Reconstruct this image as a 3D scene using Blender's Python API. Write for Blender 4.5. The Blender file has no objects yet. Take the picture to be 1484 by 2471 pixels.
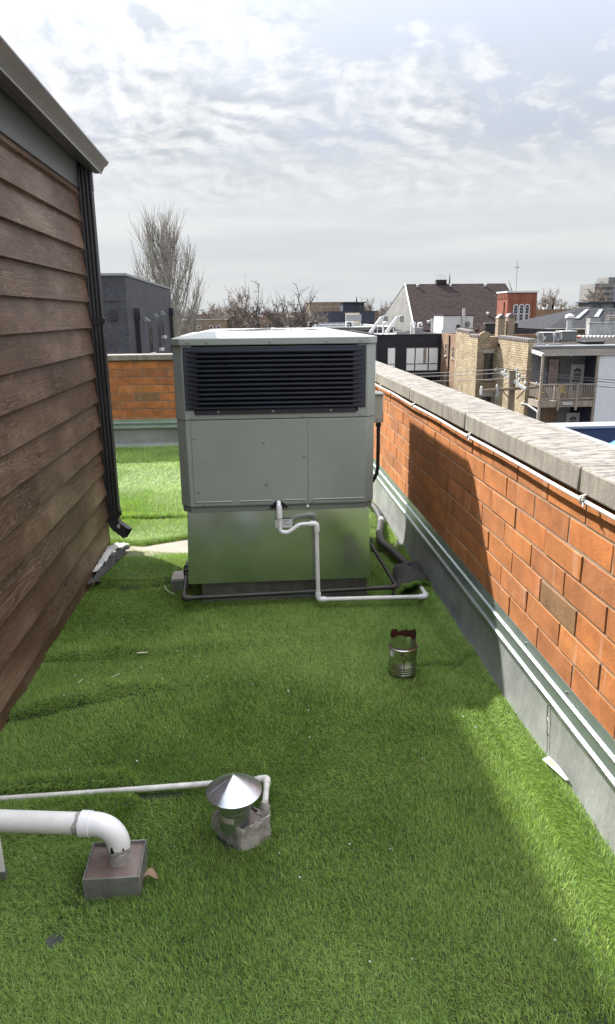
import bpy, bmesh, math, random
import numpy as np
from mathutils import Vector, Matrix
rnd = random.Random(7)
R = math.radians
scene = bpy.context.scene
C = scene.collection

# ------------------------------------------------------------------ camera
cam_d = bpy.data.cameras.new('camera')
cam_d.sensor_fit = 'VERTICAL'; cam_d.sensor_height = 36.0
cam_d.lens = 36.0*1713/2471
cam_d.clip_start = 0.05; cam_d.clip_end = 6000
cam = bpy.data.objects.new('camera', cam_d); C.objects.link(cam)
cam.matrix_world = (Matrix.Translation((0, 0, 1.65)) @ Matrix.Rotation(R(-4.16), 4, 'Z')
                    @ Matrix.Rotation(R(90-15.56), 4, 'X') @ Matrix.Rotation(R(-0.60), 4, 'Z'))
scene.camera = cam
# ------------------------------------------------------------------ exposure
vs = scene.view_settings
vs.view_transform = 'Standard'; vs.look = 'None'; vs.gamma = 1.0; vs.exposure = 1.58
vs.use_curve_mapping = False
# ------------------------------------------------------------------ sun (light travels along 1,-1.23,-1.524)
SUN = Vector((-1, 1.23, 1.524)).normalized()
sd = bpy.data.lights.new('sun', 'SUN'); sd.energy = 4.4; sd.angle = R(1.1); sd.color = (1.0, 0.95, 0.87)
sun = bpy.data.objects.new('sun', sd); C.objects.link(sun)
sun.rotation_euler = SUN.to_track_quat('Z', 'Y').to_euler()
# ------------------------------------------------------------------ sky
world = bpy.data.worlds.new('World'); scene.world = world; world.use_nodes = True
wn = world.node_tree; wn.nodes.clear()
def nd(nt, typ, ins=None, **kw):
    n = nt.nodes.new(typ)
    for k, v in kw.items(): setattr(n, k, v)
    if ins:
        for k, v in ins.items():
            s = n.inputs[k]
            if hasattr(v, 'links') or hasattr(v, 'is_output'): nt.links.new(v, s)
            else: s.default_value = v
    return n
def math_(nt, op, a, b=0.0, clamp=False):
    return nd(nt, 'ShaderNodeMath', {0: a, 1: b}, operation=op, use_clamp=clamp).outputs[0]
def vmath(nt, op, a, b=(0, 0, 0)):
    return nd(nt, 'ShaderNodeVectorMath', {0: a, 1: b}, operation=op).outputs[0]
def noise(nt, vec, scale, detail=4, rough=.5, dist=0.0, out='Fac'):
    return nd(nt, 'ShaderNodeTexNoise', {'Vector': vec, 'Scale': scale, 'Detail': detail, 'Roughness': rough, 'Distortion': dist}).outputs[out]
def ramp(nt, fac, pts, interp='LINEAR'):
    n = nd(nt, 'ShaderNodeValToRGB', {'Fac': fac}); cr = n.color_ramp; cr.interpolation = interp
    while len(cr.elements) < len(pts): cr.elements.new(0.5)
    for e, (p, c) in zip(cr.elements, pts):
        e.position = p; e.color = (c, c, c, 1) if isinstance(c, (int, float)) else (*c, 1)
    return n.outputs['Color']
def mix(nt, fac, a, b, mode='MIX'):
    n = nd(nt, 'ShaderNodeMix', data_type='RGBA', blend_type=mode)
    for k, v in ((0, fac), (6, a), (7, b)):
        s = n.inputs[k]
        if hasattr(v, 'is_output'): nt.links.new(v, s)
        elif isinstance(v, tuple): s.default_value = (*v[:3], 1)
        else: s.default_value = v
    return n.outputs[2]
def build_sky():
    nt = wn
    tc = nd(nt, 'ShaderNodeTexCoord').outputs['Generated']
    sky = nd(nt, 'ShaderNodeTexSky', sky_type='NISHITA', sun_disc=False, sun_elevation=math.asin(SUN.z),
             sun_rotation=math.atan2(SUN.x, SUN.y), air_density=1.0, dust_density=3.0, ozone_density=1.0).outputs[0]
    d = vmath(nt, 'NORMALIZE', tc)
    sep = nd(nt, 'ShaderNodeSeparateXYZ', {0: d})
    z = math_(nt, 'MAXIMUM', sep.outputs[2], 0.0)
    den = math_(nt, 'ADD', z, 0.34)
    px = math_(nt, 'DIVIDE', sep.outputs[0], den); py = math_(nt, 'DIVIDE', sep.outputs[1], den)
    pv = nd(nt, 'ShaderNodeCombineXYZ', {0: px, 1: py, 2: 0.0}).outputs[0]
    pv = vmath(nt, 'ADD', pv, (4.3, 1.7, 0.0))
    warp = vmath(nt, 'SCALE', vmath(nt, 'SUBTRACT', noise(nt, pv, 2.2, 4, out='Color'), (.5, .5, .5)))
    warp.node.inputs['Scale'].default_value = 0.22
    pw = vmath(nt, 'ADD', pv, warp)
    big = noise(nt, pw, 1.15, 3, .5)
    def puffs(off):
        q = vmath(nt, 'ADD', pw, off)
        a = noise(nt, q, 4.4, 6, .62, .1)
        r_ = math_(nt, 'ABSOLUTE', math_(nt, 'SUBTRACT', noise(nt, q, 6.5, 4, .5), .5))       # billow
        return math_(nt, 'ADD', math_(nt, 'MULTIPLY', a, .80), math_(nt, 'MULTIPLY', r_, .75))
    puff = puffs((0, 0, 0)); fine = puffs((-.020, .026, 0))      # second sample shifted towards the sun: self-shading of the cloudlets
    dens = math_(nt, 'ADD', math_(nt, 'MULTIPLY', big, 0.95), math_(nt, 'MULTIPLY', puff, 0.80))
    cover = ramp(nt, dens, [(0.68, 0.0), (0.78, 0.62), (0.91, 1.0)], 'EASE')
    lit = math_(nt, 'ADD', math_(nt, 'MULTIPLY', math_(nt, 'SUBTRACT', puff, fine), 5.5), 0.60, True)
    thick = ramp(nt, dens, [(0.88, 0.0), (1.06, 1.0)])
    lit = math_(nt, 'SUBTRACT', lit, math_(nt, 'MULTIPLY', thick, 0.35), True)
    cloud = mix(nt, lit, (2.75, 2.95, 3.22), (4.62, 4.66, 4.72))
    veil = mix(nt, 0.88, sky, (3.0, 3.2, 3.62))          # thin high cloud in front of the blue
    col = mix(nt, cover, veil, cloud)
    hz = ramp(nt, z, [(0.0, 1.0), (0.11, .97), (0.165, .50), (0.215, 0.0)], 'EASE')
    streak = noise(nt, nd(nt, 'ShaderNodeCombineXYZ', {0: math_(nt, 'MULTIPLY', px, .8), 1: math_(nt, 'MULTIPLY', z, 22.0), 2: py}).outputs[0], 1.3, 5, .5)
    hcol = mix(nt, ramp(nt, streak, [(0.40, 0.0), (0.62, 1.0)]), (4.42, 4.64, 4.78), (5.0, 5.12, 5.15))
    col = mix(nt, hz, col, hcol)
    # overcast luminance gradient: horizon to zenith 1:3, and the aureole of the veiled sun
    dt = nd(nt, 'ShaderNodeVectorMath', {0: d, 1: tuple(SUN)}, operation='DOT_PRODUCT').outputs['Value']
    gl = math_(nt, 'POWER', math_(nt, 'MAXIMUM', dt, 0.0), 12.0)
    g1 = math_(nt, 'ADD', math_(nt, 'MULTIPLY', math_(nt, 'POWER', z, 1.9), 6.2), 1.0)
    g1 = math_(nt, 'ADD', g1, math_(nt, 'MULTIPLY', gl, 2.2))
    gv = nd(nt, 'ShaderNodeCombineXYZ', {0: g1, 1: g1, 2: g1}).outputs[0]
    col = mix(nt, 1.0, col, gv, 'MULTIPLY')
    bg = nd(nt, 'ShaderNodeBackground', {'Color': col, 'Strength': 0.0505})
    out = nd(nt, 'ShaderNodeOutputWorld'); nt.links.new(bg.outputs[0], out.inputs[0])
build_sky()
world.cycles.sampling_method = 'MANUAL'; world.cycles.sample_map_resolution = 256
scene.cycles.max_bounces = 6; scene.cycles.diffuse_bounces = 3; scene.cycles.glossy_bounces = 3
scene.cycles.transmission_bounces = 3; scene.cycles.transparent_max_bounces = 6
scene.cycles.sample_clamp_indirect = 6.0

# ------------------------------------------------------------------ helpers
def srgb(r, g, b):
    f = lambda v: (v/255/12.92) if v/255 <= .04045 else ((v/255+.055)/1.055)**2.4
    return (f(r), f(g), f(b))
MATS = {}
def newmat(name):
    m = bpy.data.materials.new(name); m.use_nodes = True
    nt = m.node_tree; b = nt.nodes['Principled BSDF']; MATS[name] = m
    return m, nt, b
def coords(nt, kind='Object'):
    return nd(nt, 'ShaderNodeTexCoord').outputs[kind]
def bump_(nt, b, h, strength, dist):
    n = nd(nt, 'ShaderNodeBump', {'Height': h, 'Strength': strength, 'Distance': dist})
    nt.links.new(n.outputs[0], b.inputs['Normal'])
def mat(name, col, rough=.5, metal=0.0, var=.12, vs_=6.0, bump=0.0, bs=60.0, bd=.002, spec=.5, col2=None, det=5, stretch=(1, 1, 1), fine=0.0, rv=.0, world=False):
    m, nt, b = newmat(name)
    co = nd(nt, 'ShaderNodeNewGeometry').outputs['Position'] if world else coords(nt)
    if stretch != (1, 1, 1): co = vmath(nt, 'MULTIPLY', co, stretch)
    f = noise(nt, co, vs_, det, .6)
    f = ramp(nt, f, [(0.28, 0.0), (0.72, 1.0)])
    c2 = col2 or tuple(min(1, c*(1+var)) for c in col)
    c1 = col if col2 else tuple(c*(1-var) for c in col)
    c = mix(nt, f, c1, c2)
    if fine:
        g = ramp(nt, noise(nt, co, vs_*14, 3, .7), [(.25, 1-fine), (.75, 1+fine)])
        c = mix(nt, 1.0, c, g, 'MULTIPLY')
    nt.links.new(c, b.inputs['Base Color'])
    b.inputs['Metallic'].default_value = metal
    b.inputs['Specular IOR Level'].default_value = spec
    if rv:
        r = nd(nt, 'ShaderNodeMapRange', {0: noise(nt, co, vs_*1.7, 5, .6), 3: max(.03, rough-rv), 4: min(1, rough+rv)}).outputs[0]
        nt.links.new(r, b.inputs['Roughness'])
    else: b.inputs['Roughness'].default_value = rough
    if bump: bump_(nt, b, noise(nt, co, bs, 4, .6), bump, bd)
    return m

ORG = {}
def org(o): return ORG.get(o.name, Vector((0, 0, 0))) if o else Vector((0, 0, 0))
def tag(o, label=None, cat=None, group=None, kind=None):
    if label: o['label'] = label
    if cat: o['category'] = cat
    if group: o['group'] = group
    if kind: o['kind'] = kind
    return o
def thing(name, loc, label, cat, group=None):
    o = bpy.data.objects.new(name, None); C.objects.link(o)
    o.empty_display_size = .1
    o.location = loc; ORG[o.name] = Vector(loc)
    return tag(o, label, cat, group)
class MB:
    def __init__(s): s.v = []; s.f = []
    def add(s, vs_, fs):
        n = len(s.v); s.v += [tuple(v) for v in vs_]; s.f += [tuple(i+n for i in f) for f in fs]; return s
    def box(s, x0, x1, y0, y1, z0, z1):
        return s.add([(x0, y0, z0), (x1, y0, z0), (x1, y1, z0), (x0, y1, z0), (x0, y0, z1), (x1, y0, z1), (x1, y1, z1), (x0, y1, z1)],
                     [(0, 3, 2, 1), (4, 5, 6, 7), (0, 1, 5, 4), (1, 2, 6, 5), (2, 3, 7, 6), (3, 0, 4, 7)])
    def obox(s, c, size, rot):
        m = Matrix.Translation(c) @ rot.to_4x4(); a, b, d = (k/2 for k in size)
        n = len(s.v); s.box(-a, a, -b, b, -d, d)
        for i in range(n, len(s.v)): s.v[i] = tuple(m @ Vector(s.v[i]))
        return s
    def bar(s, p, q, w, h, up=(0, 0, 1)):
        p = Vector(p); q = Vector(q); d = (q-p); L = d.length; d.normalize()
        u = Vector(up); x = d.cross(u)
        if x.length < 1e-4: x = d.cross(Vector((1, 0, 0)))
        x.normalize(); z = x.cross(d)
        return s.obox((p+q)/2, (w, L, h), Matrix((x, d, z)).transposed())
    def prism(s, poly, axis, a, b):
        n = len(poly)
        def mk(p, t):
            return (t, p[0], p[1]) if axis == 'x' else (p[0], t, p[1]) if axis == 'y' else (p[0], p[1], t)
        vs_ = [mk(p, a) for p in poly] + [mk(p, b) for p in poly]
        fs = [tuple(range(n-1, -1, -1)), tuple(range(n, 2*n))] + [(i, (i+1) % n, n+(i+1) % n, n+i) for i in range(n)]
        return s.add(vs_, fs)
    def sheet(s, line, axis, a, b, t):
        """polyline given a thickness t, extruded"""
        n = len(line); off = []
        for i, p in enumerate(line):
            q0 = line[max(0, i-1)]; q1 = line[min(n-1, i+1)]
            dx, dy = q1[0]-q0[0], q1[1]-q0[1]; L = math.hypot(dx, dy) or 1
            off.append((p[0]-dy/L*t, p[1]+dx/L*t))
        return s.prism(list(line)+off[::-1], axis, a, b)
    def tube(s, pts, r, n=12, caps=True):
        pts = [Vector(p) for p in pts]; rs = r if isinstance(r, (list, tuple)) else [r]*len(pts)
        d0 = (pts[1]-pts[0]).normalized(); x = d0.orthogonal().normalized(); base = len(s.v); m = len(pts)
        for i, p in enumerate(pts):
            if i == 0: d = pts[1]-pts[0]
            elif i == m-1: d = pts[-1]-pts[-2]
            else: d = (pts[i+1]-p).normalized()+(p-pts[i-1]).normalized()
            d = d.normalized(); x = (x-d*x.dot(d)).normalized(); y = d.cross(x)
            for k in range(n):
                a = 2*math.pi*k/n; s.v.append(tuple(p+(x*math.cos(a)+y*math.sin(a))*rs[i]))
        for i in range(m-1):
            for k in range(n):
                a = base+i*n+k; b = base+i*n+(k+1) % n; s.f.append((a, b, b+n, a+n))
        if caps:
            s.f.append(tuple(base+k for k in range(n-1, -1, -1))); s.f.append(tuple(base+(m-1)*n+k for k in range(n)))
        return s
    def lathe(s, prof, c, n=24, axis=None, jit=None, caps=True):
        base = len(s.v); c = Vector(c); rot = Vector(axis).to_track_quat('Z', 'Y').to_matrix() if axis else None
        for i, (r, z) in enumerate(prof):
            for k in range(n):
                a = 2*math.pi*k/n; dz = jit(i, a) if jit else 0
                p = Vector((r*math.cos(a), r*math.sin(a), z+dz))
                s.v.append(tuple(c+(rot @ p if rot else p)))
        for i in range(len(prof)-1):
            for k in range(n):
                a = base+i*n+k; b = base+i*n+(k+1) % n; s.f.append((a, b, b+n, a+n))
        if caps and prof[0][0] > 0: s.f.append(tuple(base+k for k in range(n-1, -1, -1)))
        if caps and prof[-1][0] > 0: s.f.append(tuple(base+(len(prof)-1)*n+k for k in range(n)))
        return s
    def mesh(s, name, o=Vector((0, 0, 0)), smooth=40):
        me = bpy.data.meshes.new(name)
        me.from_pydata([(v[0]-o[0], v[1]-o[1], v[2]-o[2]) for v in s.v], [], s.f)
        me.validate(); me.update()
        if smooth:
            me.polygons.foreach_set('use_smooth', [True]*len(me.polygons)); me.set_sharp_from_angle(angle=R(smooth))
        return me
    def build(s, name, m, parent=None, at=None, bevel=0, smooth=40, seg=2):
        """parent: an Empty thing or a part of one; a top-level mesh gets its origin `at`"""
        o = org(parent) if parent else Vector(at or (0, 0, 0))
        me = s.mesh(name, o, smooth)
        ob = bpy.data.objects.new(name, me); C.objects.link(ob)
        me.materials.append(MATS[m] if isinstance(m, str) else m)
        if parent: ob.parent = parent; ORG[ob.name] = o
        else: ob.location = o; ORG[ob.name] = o
        if bevel:
            b = ob.modifiers.new('bevel', 'BEVEL'); b.width = bevel; b.segments = seg; b.limit_method = 'ANGLE'; b.angle_limit = R(35)
        return ob
def inst(name, me, parent, loc, rot=None):
    ob = bpy.data.objects.new(name, me); C.objects.link(ob); ob.parent = parent
    ob.location = Vector(loc)-org(parent); ORG[ob.name] = org(parent)
    if rot is not None: ob.rotation_euler = rot
    return ob
def fillet(pts, r, seg=6):
    pts = [Vector(p) for p in pts]; out = [pts[0]]
    for i in range(1, len(pts)-1):
        a, b, c = pts[i-1], pts[i], pts[i+1]
        u = (a-b); v = (c-b); rr = min(r, u.length*.49, v.length*.49)
        p = b+u.normalized()*rr; q = b+v.normalized()*rr
        for k in range(seg+1):
            t = k/seg; out.append(p*(1-t)**2+b*2*t*(1-t)+q*t*t)
    return out+[pts[-1]]
def structure(o): o['kind'] = 'structure'; return o
def strip(nm): return nm
# ================================================================== materials of the roof terrace
def siding_mat():
    m, nt, b = newmat('stained_siding')
    co = coords(nt); oi = nd(nt, 'ShaderNodeObjectInfo').outputs['Random']
    sh = nd(nt, 'ShaderNodeCombineXYZ', {0: math_(nt, 'MULTIPLY', oi, 37.0), 1: math_(nt, 'MULTIPLY', oi, 91.0), 2: 0.0}).outputs[0]
    p = vmath(nt, 'ADD', co, sh)
    # grain: contour lines of a stretched smooth field, as in flat-sawn boards
    g0 = noise(nt, vmath(nt, 'MULTIPLY', p, (3, .70, 12.0)), 1.0, 2.5, .5, .30)
    k = math_(nt, 'FRACT', math_(nt, 'MULTIPLY', g0, 34.0))
    line = ramp(nt, k, [(0.0, 1.0), (0.10, .75), (0.30, 0.12), (0.80, 0.0), (1.0, 1.0)])
    fib = noise(nt, vmath(nt, 'MULTIPLY', p, (8, 5, 160)), 1.0, 3, .6)
    patch = noise(nt, vmath(nt, 'MULTIPLY', p, (2, 1.6, 3.2)), 1.0, 4, .55)
    fade = ramp(nt, noise(nt, vmath(nt, 'MULTIPLY', p, (1, .9, .5)), 1.0, 2, .5), [(.35, 0.15), (.65, 1.0)])
    c = mix(nt, ramp(nt, patch, [(.3, 0.0), (.7, 1.0)]), (.052, .026, .016), (.128, .071, .046))
    c = mix(nt, math_(nt, 'MULTIPLY', ramp(nt, patch, [(.52, 0.0), (.70, 1.0)]), .38), c, (.23, .165, .13))
    lf = math_(nt, 'MULTIPLY', math_(nt, 'MULTIPLY', line, fade), .42)
    c = mix(nt, lf, c, (.34, .25, .185))
    c = mix(nt, 1.0, c, ramp(nt, fib, [(.25, .62), (.75, 1.30)]), 'MULTIPLY')
    drip = noise(nt, vmath(nt, 'MULTIPLY', p, (3, 28, 2.2)), 1.0, 3, .6)
    c = mix(nt, ramp(nt, drip, [(.66, 0.0), (.76, .35)]), c, (.20, .165, .14))
    vor = nd(nt, 'ShaderNodeTexVoronoi', {'Vector': vmath(nt, 'MULTIPLY', p, (1, 2.3, 6)), 'Scale': 1.0}).outputs['Distance']
    c = mix(nt, ramp(nt, vor, [(.045, .8), (.085, 0.0)]), c, (.025, .014, .010))
    nt.links.new(c, b.inputs['Base Color'])
    nt.links.new(nd(nt, 'ShaderNodeMapRange', {0: patch, 1: .3, 2: .7, 3: .58, 4: .42}).outputs[0], b.inputs['Roughness']); b.inputs['Specular IOR Level'].default_value = .22
    h = math_(nt, 'ADD', math_(nt, 'MULTIPLY', line, .5), math_(nt, 'MULTIPLY', fib, .6))
    bump_(nt, b, h, .45, .0015)
siding_mat()
def brick_mat(name, cols):
    m, nt, b = newmat(name)
    co = coords(nt); oi = nd(nt, 'ShaderNodeObjectInfo').outputs['Random']
    p = vmath(nt, 'ADD', co, nd(nt, 'ShaderNodeCombineXYZ', {0: math_(nt, 'MULTIPLY', oi, 53.0), 1: math_(nt, 'MULTIPLY', oi, 17.0), 2: oi}).outputs[0])
    n = len(cols); c = ramp(nt, oi, [(i/(n-1), q) for i, q in enumerate(cols)])
    c = mix(nt, 1.0, c, ramp(nt, noise(nt, p, 9, 4, .6), [(.3, .72), (.7, 1.20)]), 'MULTIPLY')
    c = mix(nt, ramp(nt, noise(nt, p, 260, 2, .6), [(.34, .6), (.42, 0.0)]), c, (.075, .036, .020))      # dark sand specks
    c = mix(nt, ramp(nt, noise(nt, p, 190, 2, .6), [(.60, 0.0), (.72, .35)]), c, (.62, .33, .16))
    st = noise(nt, vmath(nt, 'MULTIPLY', p, (16, 16, 1.5)), 1.0, 3, .6)
    c = mix(nt, ramp(nt, st, [(.60, 0.0), (.76, .34)]), c, (.50, .38, .29))
    nt.links.new(c, b.inputs['Base Color']); b.inputs['Roughness'].default_value = .85; b.inputs['Specular IOR Level'].default_value = .25
    bump_(nt, b, math_(nt, 'ADD', noise(nt, p, 240, 3, .7), math_(nt, 'MULTIPLY', noise(nt, p, 35, 4, .6), .8)), .7, .003)
brick_mat('orange_brick', [(.34, .125, .039), (.385, .150, .048), (.285, .110, .043), (.355, .132, .041), (.25, .100, .043), (.395, .140, .041), (.315, .116, .041), (.365, .152, .056)])
brick_mat('dun_brick', [(.175, .10, .05), (.19, .105, .052)])
mat('mortar', (.205, .155, .11), .9, var=.22, vs_=18, bump=.8, bs=180, bd=.003, fine=.2)
def coping_mat():
    m, nt, b = newmat('coping_concrete')
    co = nd(nt, 'ShaderNodeNewGeometry').outputs['Position']
    st = noise(nt, vmath(nt, 'MULTIPLY', co, (12, 34, 12)), 1.0, 7, .72, .6)
    bl = noise(nt, co, 3.5, 5, .6)
    nz = nd(nt, 'ShaderNodeSeparateXYZ', {0: nd(nt, 'ShaderNodeNewGeometry').outputs['Normal']}).outputs[2]
    top = ramp(nt, nz, [(.4, 0.0), (.8, 1.0)])
    ct = mix(nt, ramp(nt, st, [(.36, 0.0), (.50, .55), (.66, 1.0)]), (.062, .058, .054), (.26, .243, .222))
    cs = mix(nt, ramp(nt, noise(nt, vmath(nt, 'MULTIPLY', co, (20, 20, 5)), 1.0, 5, .65), [(.3, 0.0), (.7, 1.0)]), (.13, .118, .102), (.25, .232, .198))
    drip = noise(nt, vmath(nt, 'MULTIPLY', co, (30, 30, 3.0)), 1.0, 4, .7)
    cs = mix(nt, ramp(nt, drip, [(.55, 0.0), (.68, .6)]), cs, (.10, .092, .08))
    c = mix(nt, top, cs, ct)
    c = mix(nt, 1.0, c, ramp(nt, bl, [(.3, .82), (.7, 1.12)]), 'MULTIPLY')
    c = mix(nt, 1.0, c, ramp(nt, noise(nt, co, 160, 3, .7), [(.3, .82), (.7, 1.15)]), 'MULTIPLY')
    nt.links.new(c, b.inputs['Base Color']); b.inputs['Roughness'].default_value = .9; b.inputs['Specular IOR Level'].default_value = .2
    bump_(nt, b, math_(nt, 'ADD', noise(nt, co, 120, 4, .7), math_(nt, 'MULTIPLY', st, 1.0)), .6, .003)
coping_mat()
def galv(name, base, rough, bl=7.0, metal=1.0, scr_=.3):
    m, nt, b = newmat(name); co = coords(nt)
    f = noise(nt, co, bl, 5, .6)
    sp = nd(nt, 'ShaderNodeTexVoronoi', {'Vector': co, 'Scale': 90.0}).outputs['Color']
    sep = nd(nt, 'ShaderNodeSeparateColor', {0: sp}).outputs[0]
    c = mix(nt, ramp(nt, f, [(.3, 0.0), (.7, 1.0)]), tuple(k*.82 for k in base), tuple(min(1, k*1.08) for k in base))
    c = mix(nt, 1.0, c, ramp(nt, sep, [(0, .93 if scr_ else .995), (1, 1.05 if scr_ else 1.005)]), 'MULTIPLY')
    scr = noise(nt, vmath(nt, 'MULTIPLY', co, (3, 3, 60)), 1.0, 3, .7)
    nt.links.new(c, b.inputs['Base Color']); b.inputs['Metallic'].default_value = metal
    r = nd(nt, 'ShaderNodeMapRange', {0: math_(nt, 'ADD', math_(nt, 'MULTIPLY', f, 1-scr_), math_(nt, 'MULTIPLY', scr, scr_)), 1: .3, 2: .7, 3: max(.05, rough-(.1 if scr_ else .03)), 4: rough+(.12 if scr_ else .05)}).outputs[0]
    nt.links.new(r, b.inputs['Roughness'])
    bump_(nt, b, noise(nt, co, bl*.6, 2, .5), .12 if scr_ else .05, .01)
galv('galvanised_sheet', (.53, .56, .56), .17, 3.0, .95, scr_=0)
galv('galvanised_dull', (.42, .45, .47), .45, 12.0)
galv('galvanised_cap', (.60, .64, .70), .33, 10.0)
galv('flue_steel', (.48, .48, .47), .28, 14.0)
mat('flashing_metal', (.30, .36, .35), .33, .75, var=.15, vs_=8, rv=.1, world=True)
mat('flashing_membrane', (.195, .207, .20), .45, 0, var=.26, vs_=3.5, bump=.5, bs=8, bd=.014, rv=.16, fine=.10, world=True, stretch=(1, 1.6, .8))
mat('deck_membrane', (.22, .185, .155), .85, 0, var=.18, vs_=5, bump=.4, bs=60, fine=.1, world=True)
mat('torn_white_felt', (.45, .45, .44), .8, 0, var=.3, vs_=20, bump=.7, bs=40, bd=.006)
mat('torn_black_felt', (.035, .035, .038), .8, 0, var=.5, vs_=25, bump=.7, bs=50, bd=.006)
mat('unit_paint', (.255, .285, .265), .40, 0, var=.10, vs_=2.2, rv=.10, fine=.03, bump=.10, bs=3.5, bd=.012)
mat('unit_paint_dark', (.19, .21, .20), .42, 0, var=.08, vs_=4)
mat('unit_top_paint', (.27, .285, .275), .42, 0, var=.14, vs_=6, rv=.1, fine=.05)
mat('louver_plastic', (.021, .0245, .040), .42, 0, var=.2, vs_=8)
mat('unit_interior', (.005, .005, .006), .8, var=.3)
mat('coil_fins', (.05, .052, .056), .4, .8, var=.6, vs_=14, stretch=(1, 1, 6))
mat('screw_steel', (.30, .31, .30), .35, .8)
mat('rubber_black', (.016, .016, .017), .6, var=.3, vs_=20)
mat('black_pipe', (.035, .033, .032), .42, .3, var=.35, vs_=15, rv=.1)
mat('fitting_iron', (.05, .042, .037), .55, .4, var=.4, vs_=30, bump=.3, bs=120)
mat('pvc_white', (.72, .72, .74), .35, 0, var=.05, vs_=9)
mat('pvc_aged', (.66, .65, .64), .5, 0, var=.12, vs_=10, col2=None, fine=.05)
mat('pvc_dirty', (.50, .49, .47), .6, 0, var=.28, vs_=16, fine=.12)
mat('cement_smear', (.29, .275, .26), .8, 0, var=.3, vs_=40, bump=.9, bs=60, bd=.006)
mat('pitch_sealant', (.135, .098, .085), .45, 0, var=.35, vs_=14, bump=.5, bs=30, bd=.006, rv=.12)
mat('lead_pan', (.19, .19, .185), .5, .35, var=.3, vs_=16, bump=.4, bs=40, bd=.003)
mat('rust', (.055, .013, .006), .75, 0, var=.5, vs_=30, bump=.8, bs=90, bd=.004)
mat('label_paper', (.62, .63, .64), .5, var=.04)
mat('ink', (.03, .03, .035), .7)
mat('box_beige', (.36, .34, .30), .5, 0, var=.06)
mat('trim_gray', (.105, .105, .103), .5, 0, var=.05)
mat('trim_dark', (.028, .027, .031), .38, 0, var=.12, vs_=8, rv=.08)
mat('gutter_bronze', (.105, .105, .103), .30, .0, var=.1, vs_=4, rv=.06)
mat('gutter_edge', (.36, .36, .33), .4, var=.1)
mat('caulk', (.055, .024, .016), .5, var=.35, vs_=20)
mat('cable_white', (.55, .55, .55), .45, var=.06)
mat('zip_tie', (.34, .33, .30), .7, var=.2, vs_=60)
mat('turf_backing', (.030, .05, .018), .9, var=.4, vs_=30)
def woven():
    m, nt, b = newmat('woven_backing'); co = coords(nt, 'UV')
    co = coords(nt)
    w = nd(nt, 'ShaderNodeTexWave', {'Vector': co, 'Scale': 45.0, 'Distortion': 2.0, 'Detail': 2.0}, bands_direction='X').outputs['Fac']
    w2 = nd(nt, 'ShaderNodeTexWave', {'Vector': co, 'Scale': 60.0, 'Distortion': 2.0, 'Detail': 2.0}, bands_direction='Y').outputs['Fac']
    h = math_(nt, 'MULTIPLY', w, w2)
    nt.links.new(mix(nt, h, (.022, .022, .024), (.085, .085, .088)), b.inputs['Base Color']); b.inputs['Roughness'].default_value = .75
    bump_(nt, b, h, .8, .004)
woven()
def grass_mat(name, dark, light, tip, trans):
    m, nt, b = newmat(name)
    rn = nd(nt, 'ShaderNodeNewGeometry').outputs['Random Per Island']
    pos = nd(nt, 'ShaderNodeNewGeometry').outputs['Position']
    c = ramp(nt, rn, [(0, dark), (.40, light), (.78, tip), (.95, light), (.97, (.18, .16, .055)), (1, (.12, .10, .04))])
    pl = noise(nt, pos, 1.9, 4, .6)
    c = mix(nt, 1.0, c, ramp(nt, pl, [(.3, (.70, .78, .66)), (.7, (1.20, 1.14, 1.24))]), 'MULTIPLY')
    nt.links.new(c, b.inputs['Base Color']); b.inputs['Roughness'].default_value = .45; b.inputs['Specular IOR Level'].default_value = .12
    # fibres shade softly, like a matted lawn: blade normal blended with the pile's normal
    nrm = vmath(nt, 'NORMALIZE', vmath(nt, 'ADD', nd(nt, 'ShaderNodeNewGeometry').outputs['Normal'], (0.0, 0.0, .70)))
    nt.links.new(nrm, b.inputs['Normal'])
    tr = nd(nt, 'ShaderNodeBsdfTranslucent', {'Color': mix(nt, 1.0, c, (1.25, 1.35, .5), 'MULTIPLY')})
    ms = nd(nt, 'ShaderNodeMixShader', {0: trans, 1: b.outputs[0], 2: tr.outputs[0]})
    nt.links.new(ms.outputs[0], nt.nodes['Material Output'].inputs[0])
grass_mat('turf_pile', (.068, .135, .027), (.187, .305, .062), (.323, .448, .130), .34)
mat('dead_leaf', (.20, .13, .085), .8, var=.35, vs_=40)
mat('straw', (.50, .47, .33), .7, var=.1)

# ================================================================== deck and building block under the terrace
b = MB().box(-7.0, 1.30, -4.0, 9.50, -8.5, -.035)
structure(b.build('roof_deck', 'deck_membrane'))
structure(MB().box(-1.02, -.40, 4.88, 5.36, -.034, -.004).build('concrete_strip', 'deck_membrane', bevel=.004))

# ================================================================== left: timber-clad penthouse
pent = thing('clad_building', (-1.09, 5.06, 0), 'dark brown timber-clad building with gutter and black downspout beside the turf', 'building')
WX = -1.10; WY = 5.03
MB().box(-5.5, WX-.012, -3.5, WY-.01, -.03, 2.60).build('wall', 'trim_dark', pent)
pz = [2.405-.1655*k for k in range(15)]
for k, zb in enumerate(pz):
    zt = zb+.185 if k else 2.447
    top_x = WX-.010 if k else WX-.006
    b = MB().prism([(WX-.011, zb), (WX+.026, zb), (top_x+.006, zt), (WX-.011, zt)], 'y', -3.45, WY+.004*math.sin(k*2.1))
    o = b.build('plank', 'stained_siding', pent, bevel=.0015, seg=1)
MB().box(WX-.011, WX+.010, -3.45, WY, -.03, .083).build('plank', 'stained_siding', pent)
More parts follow.
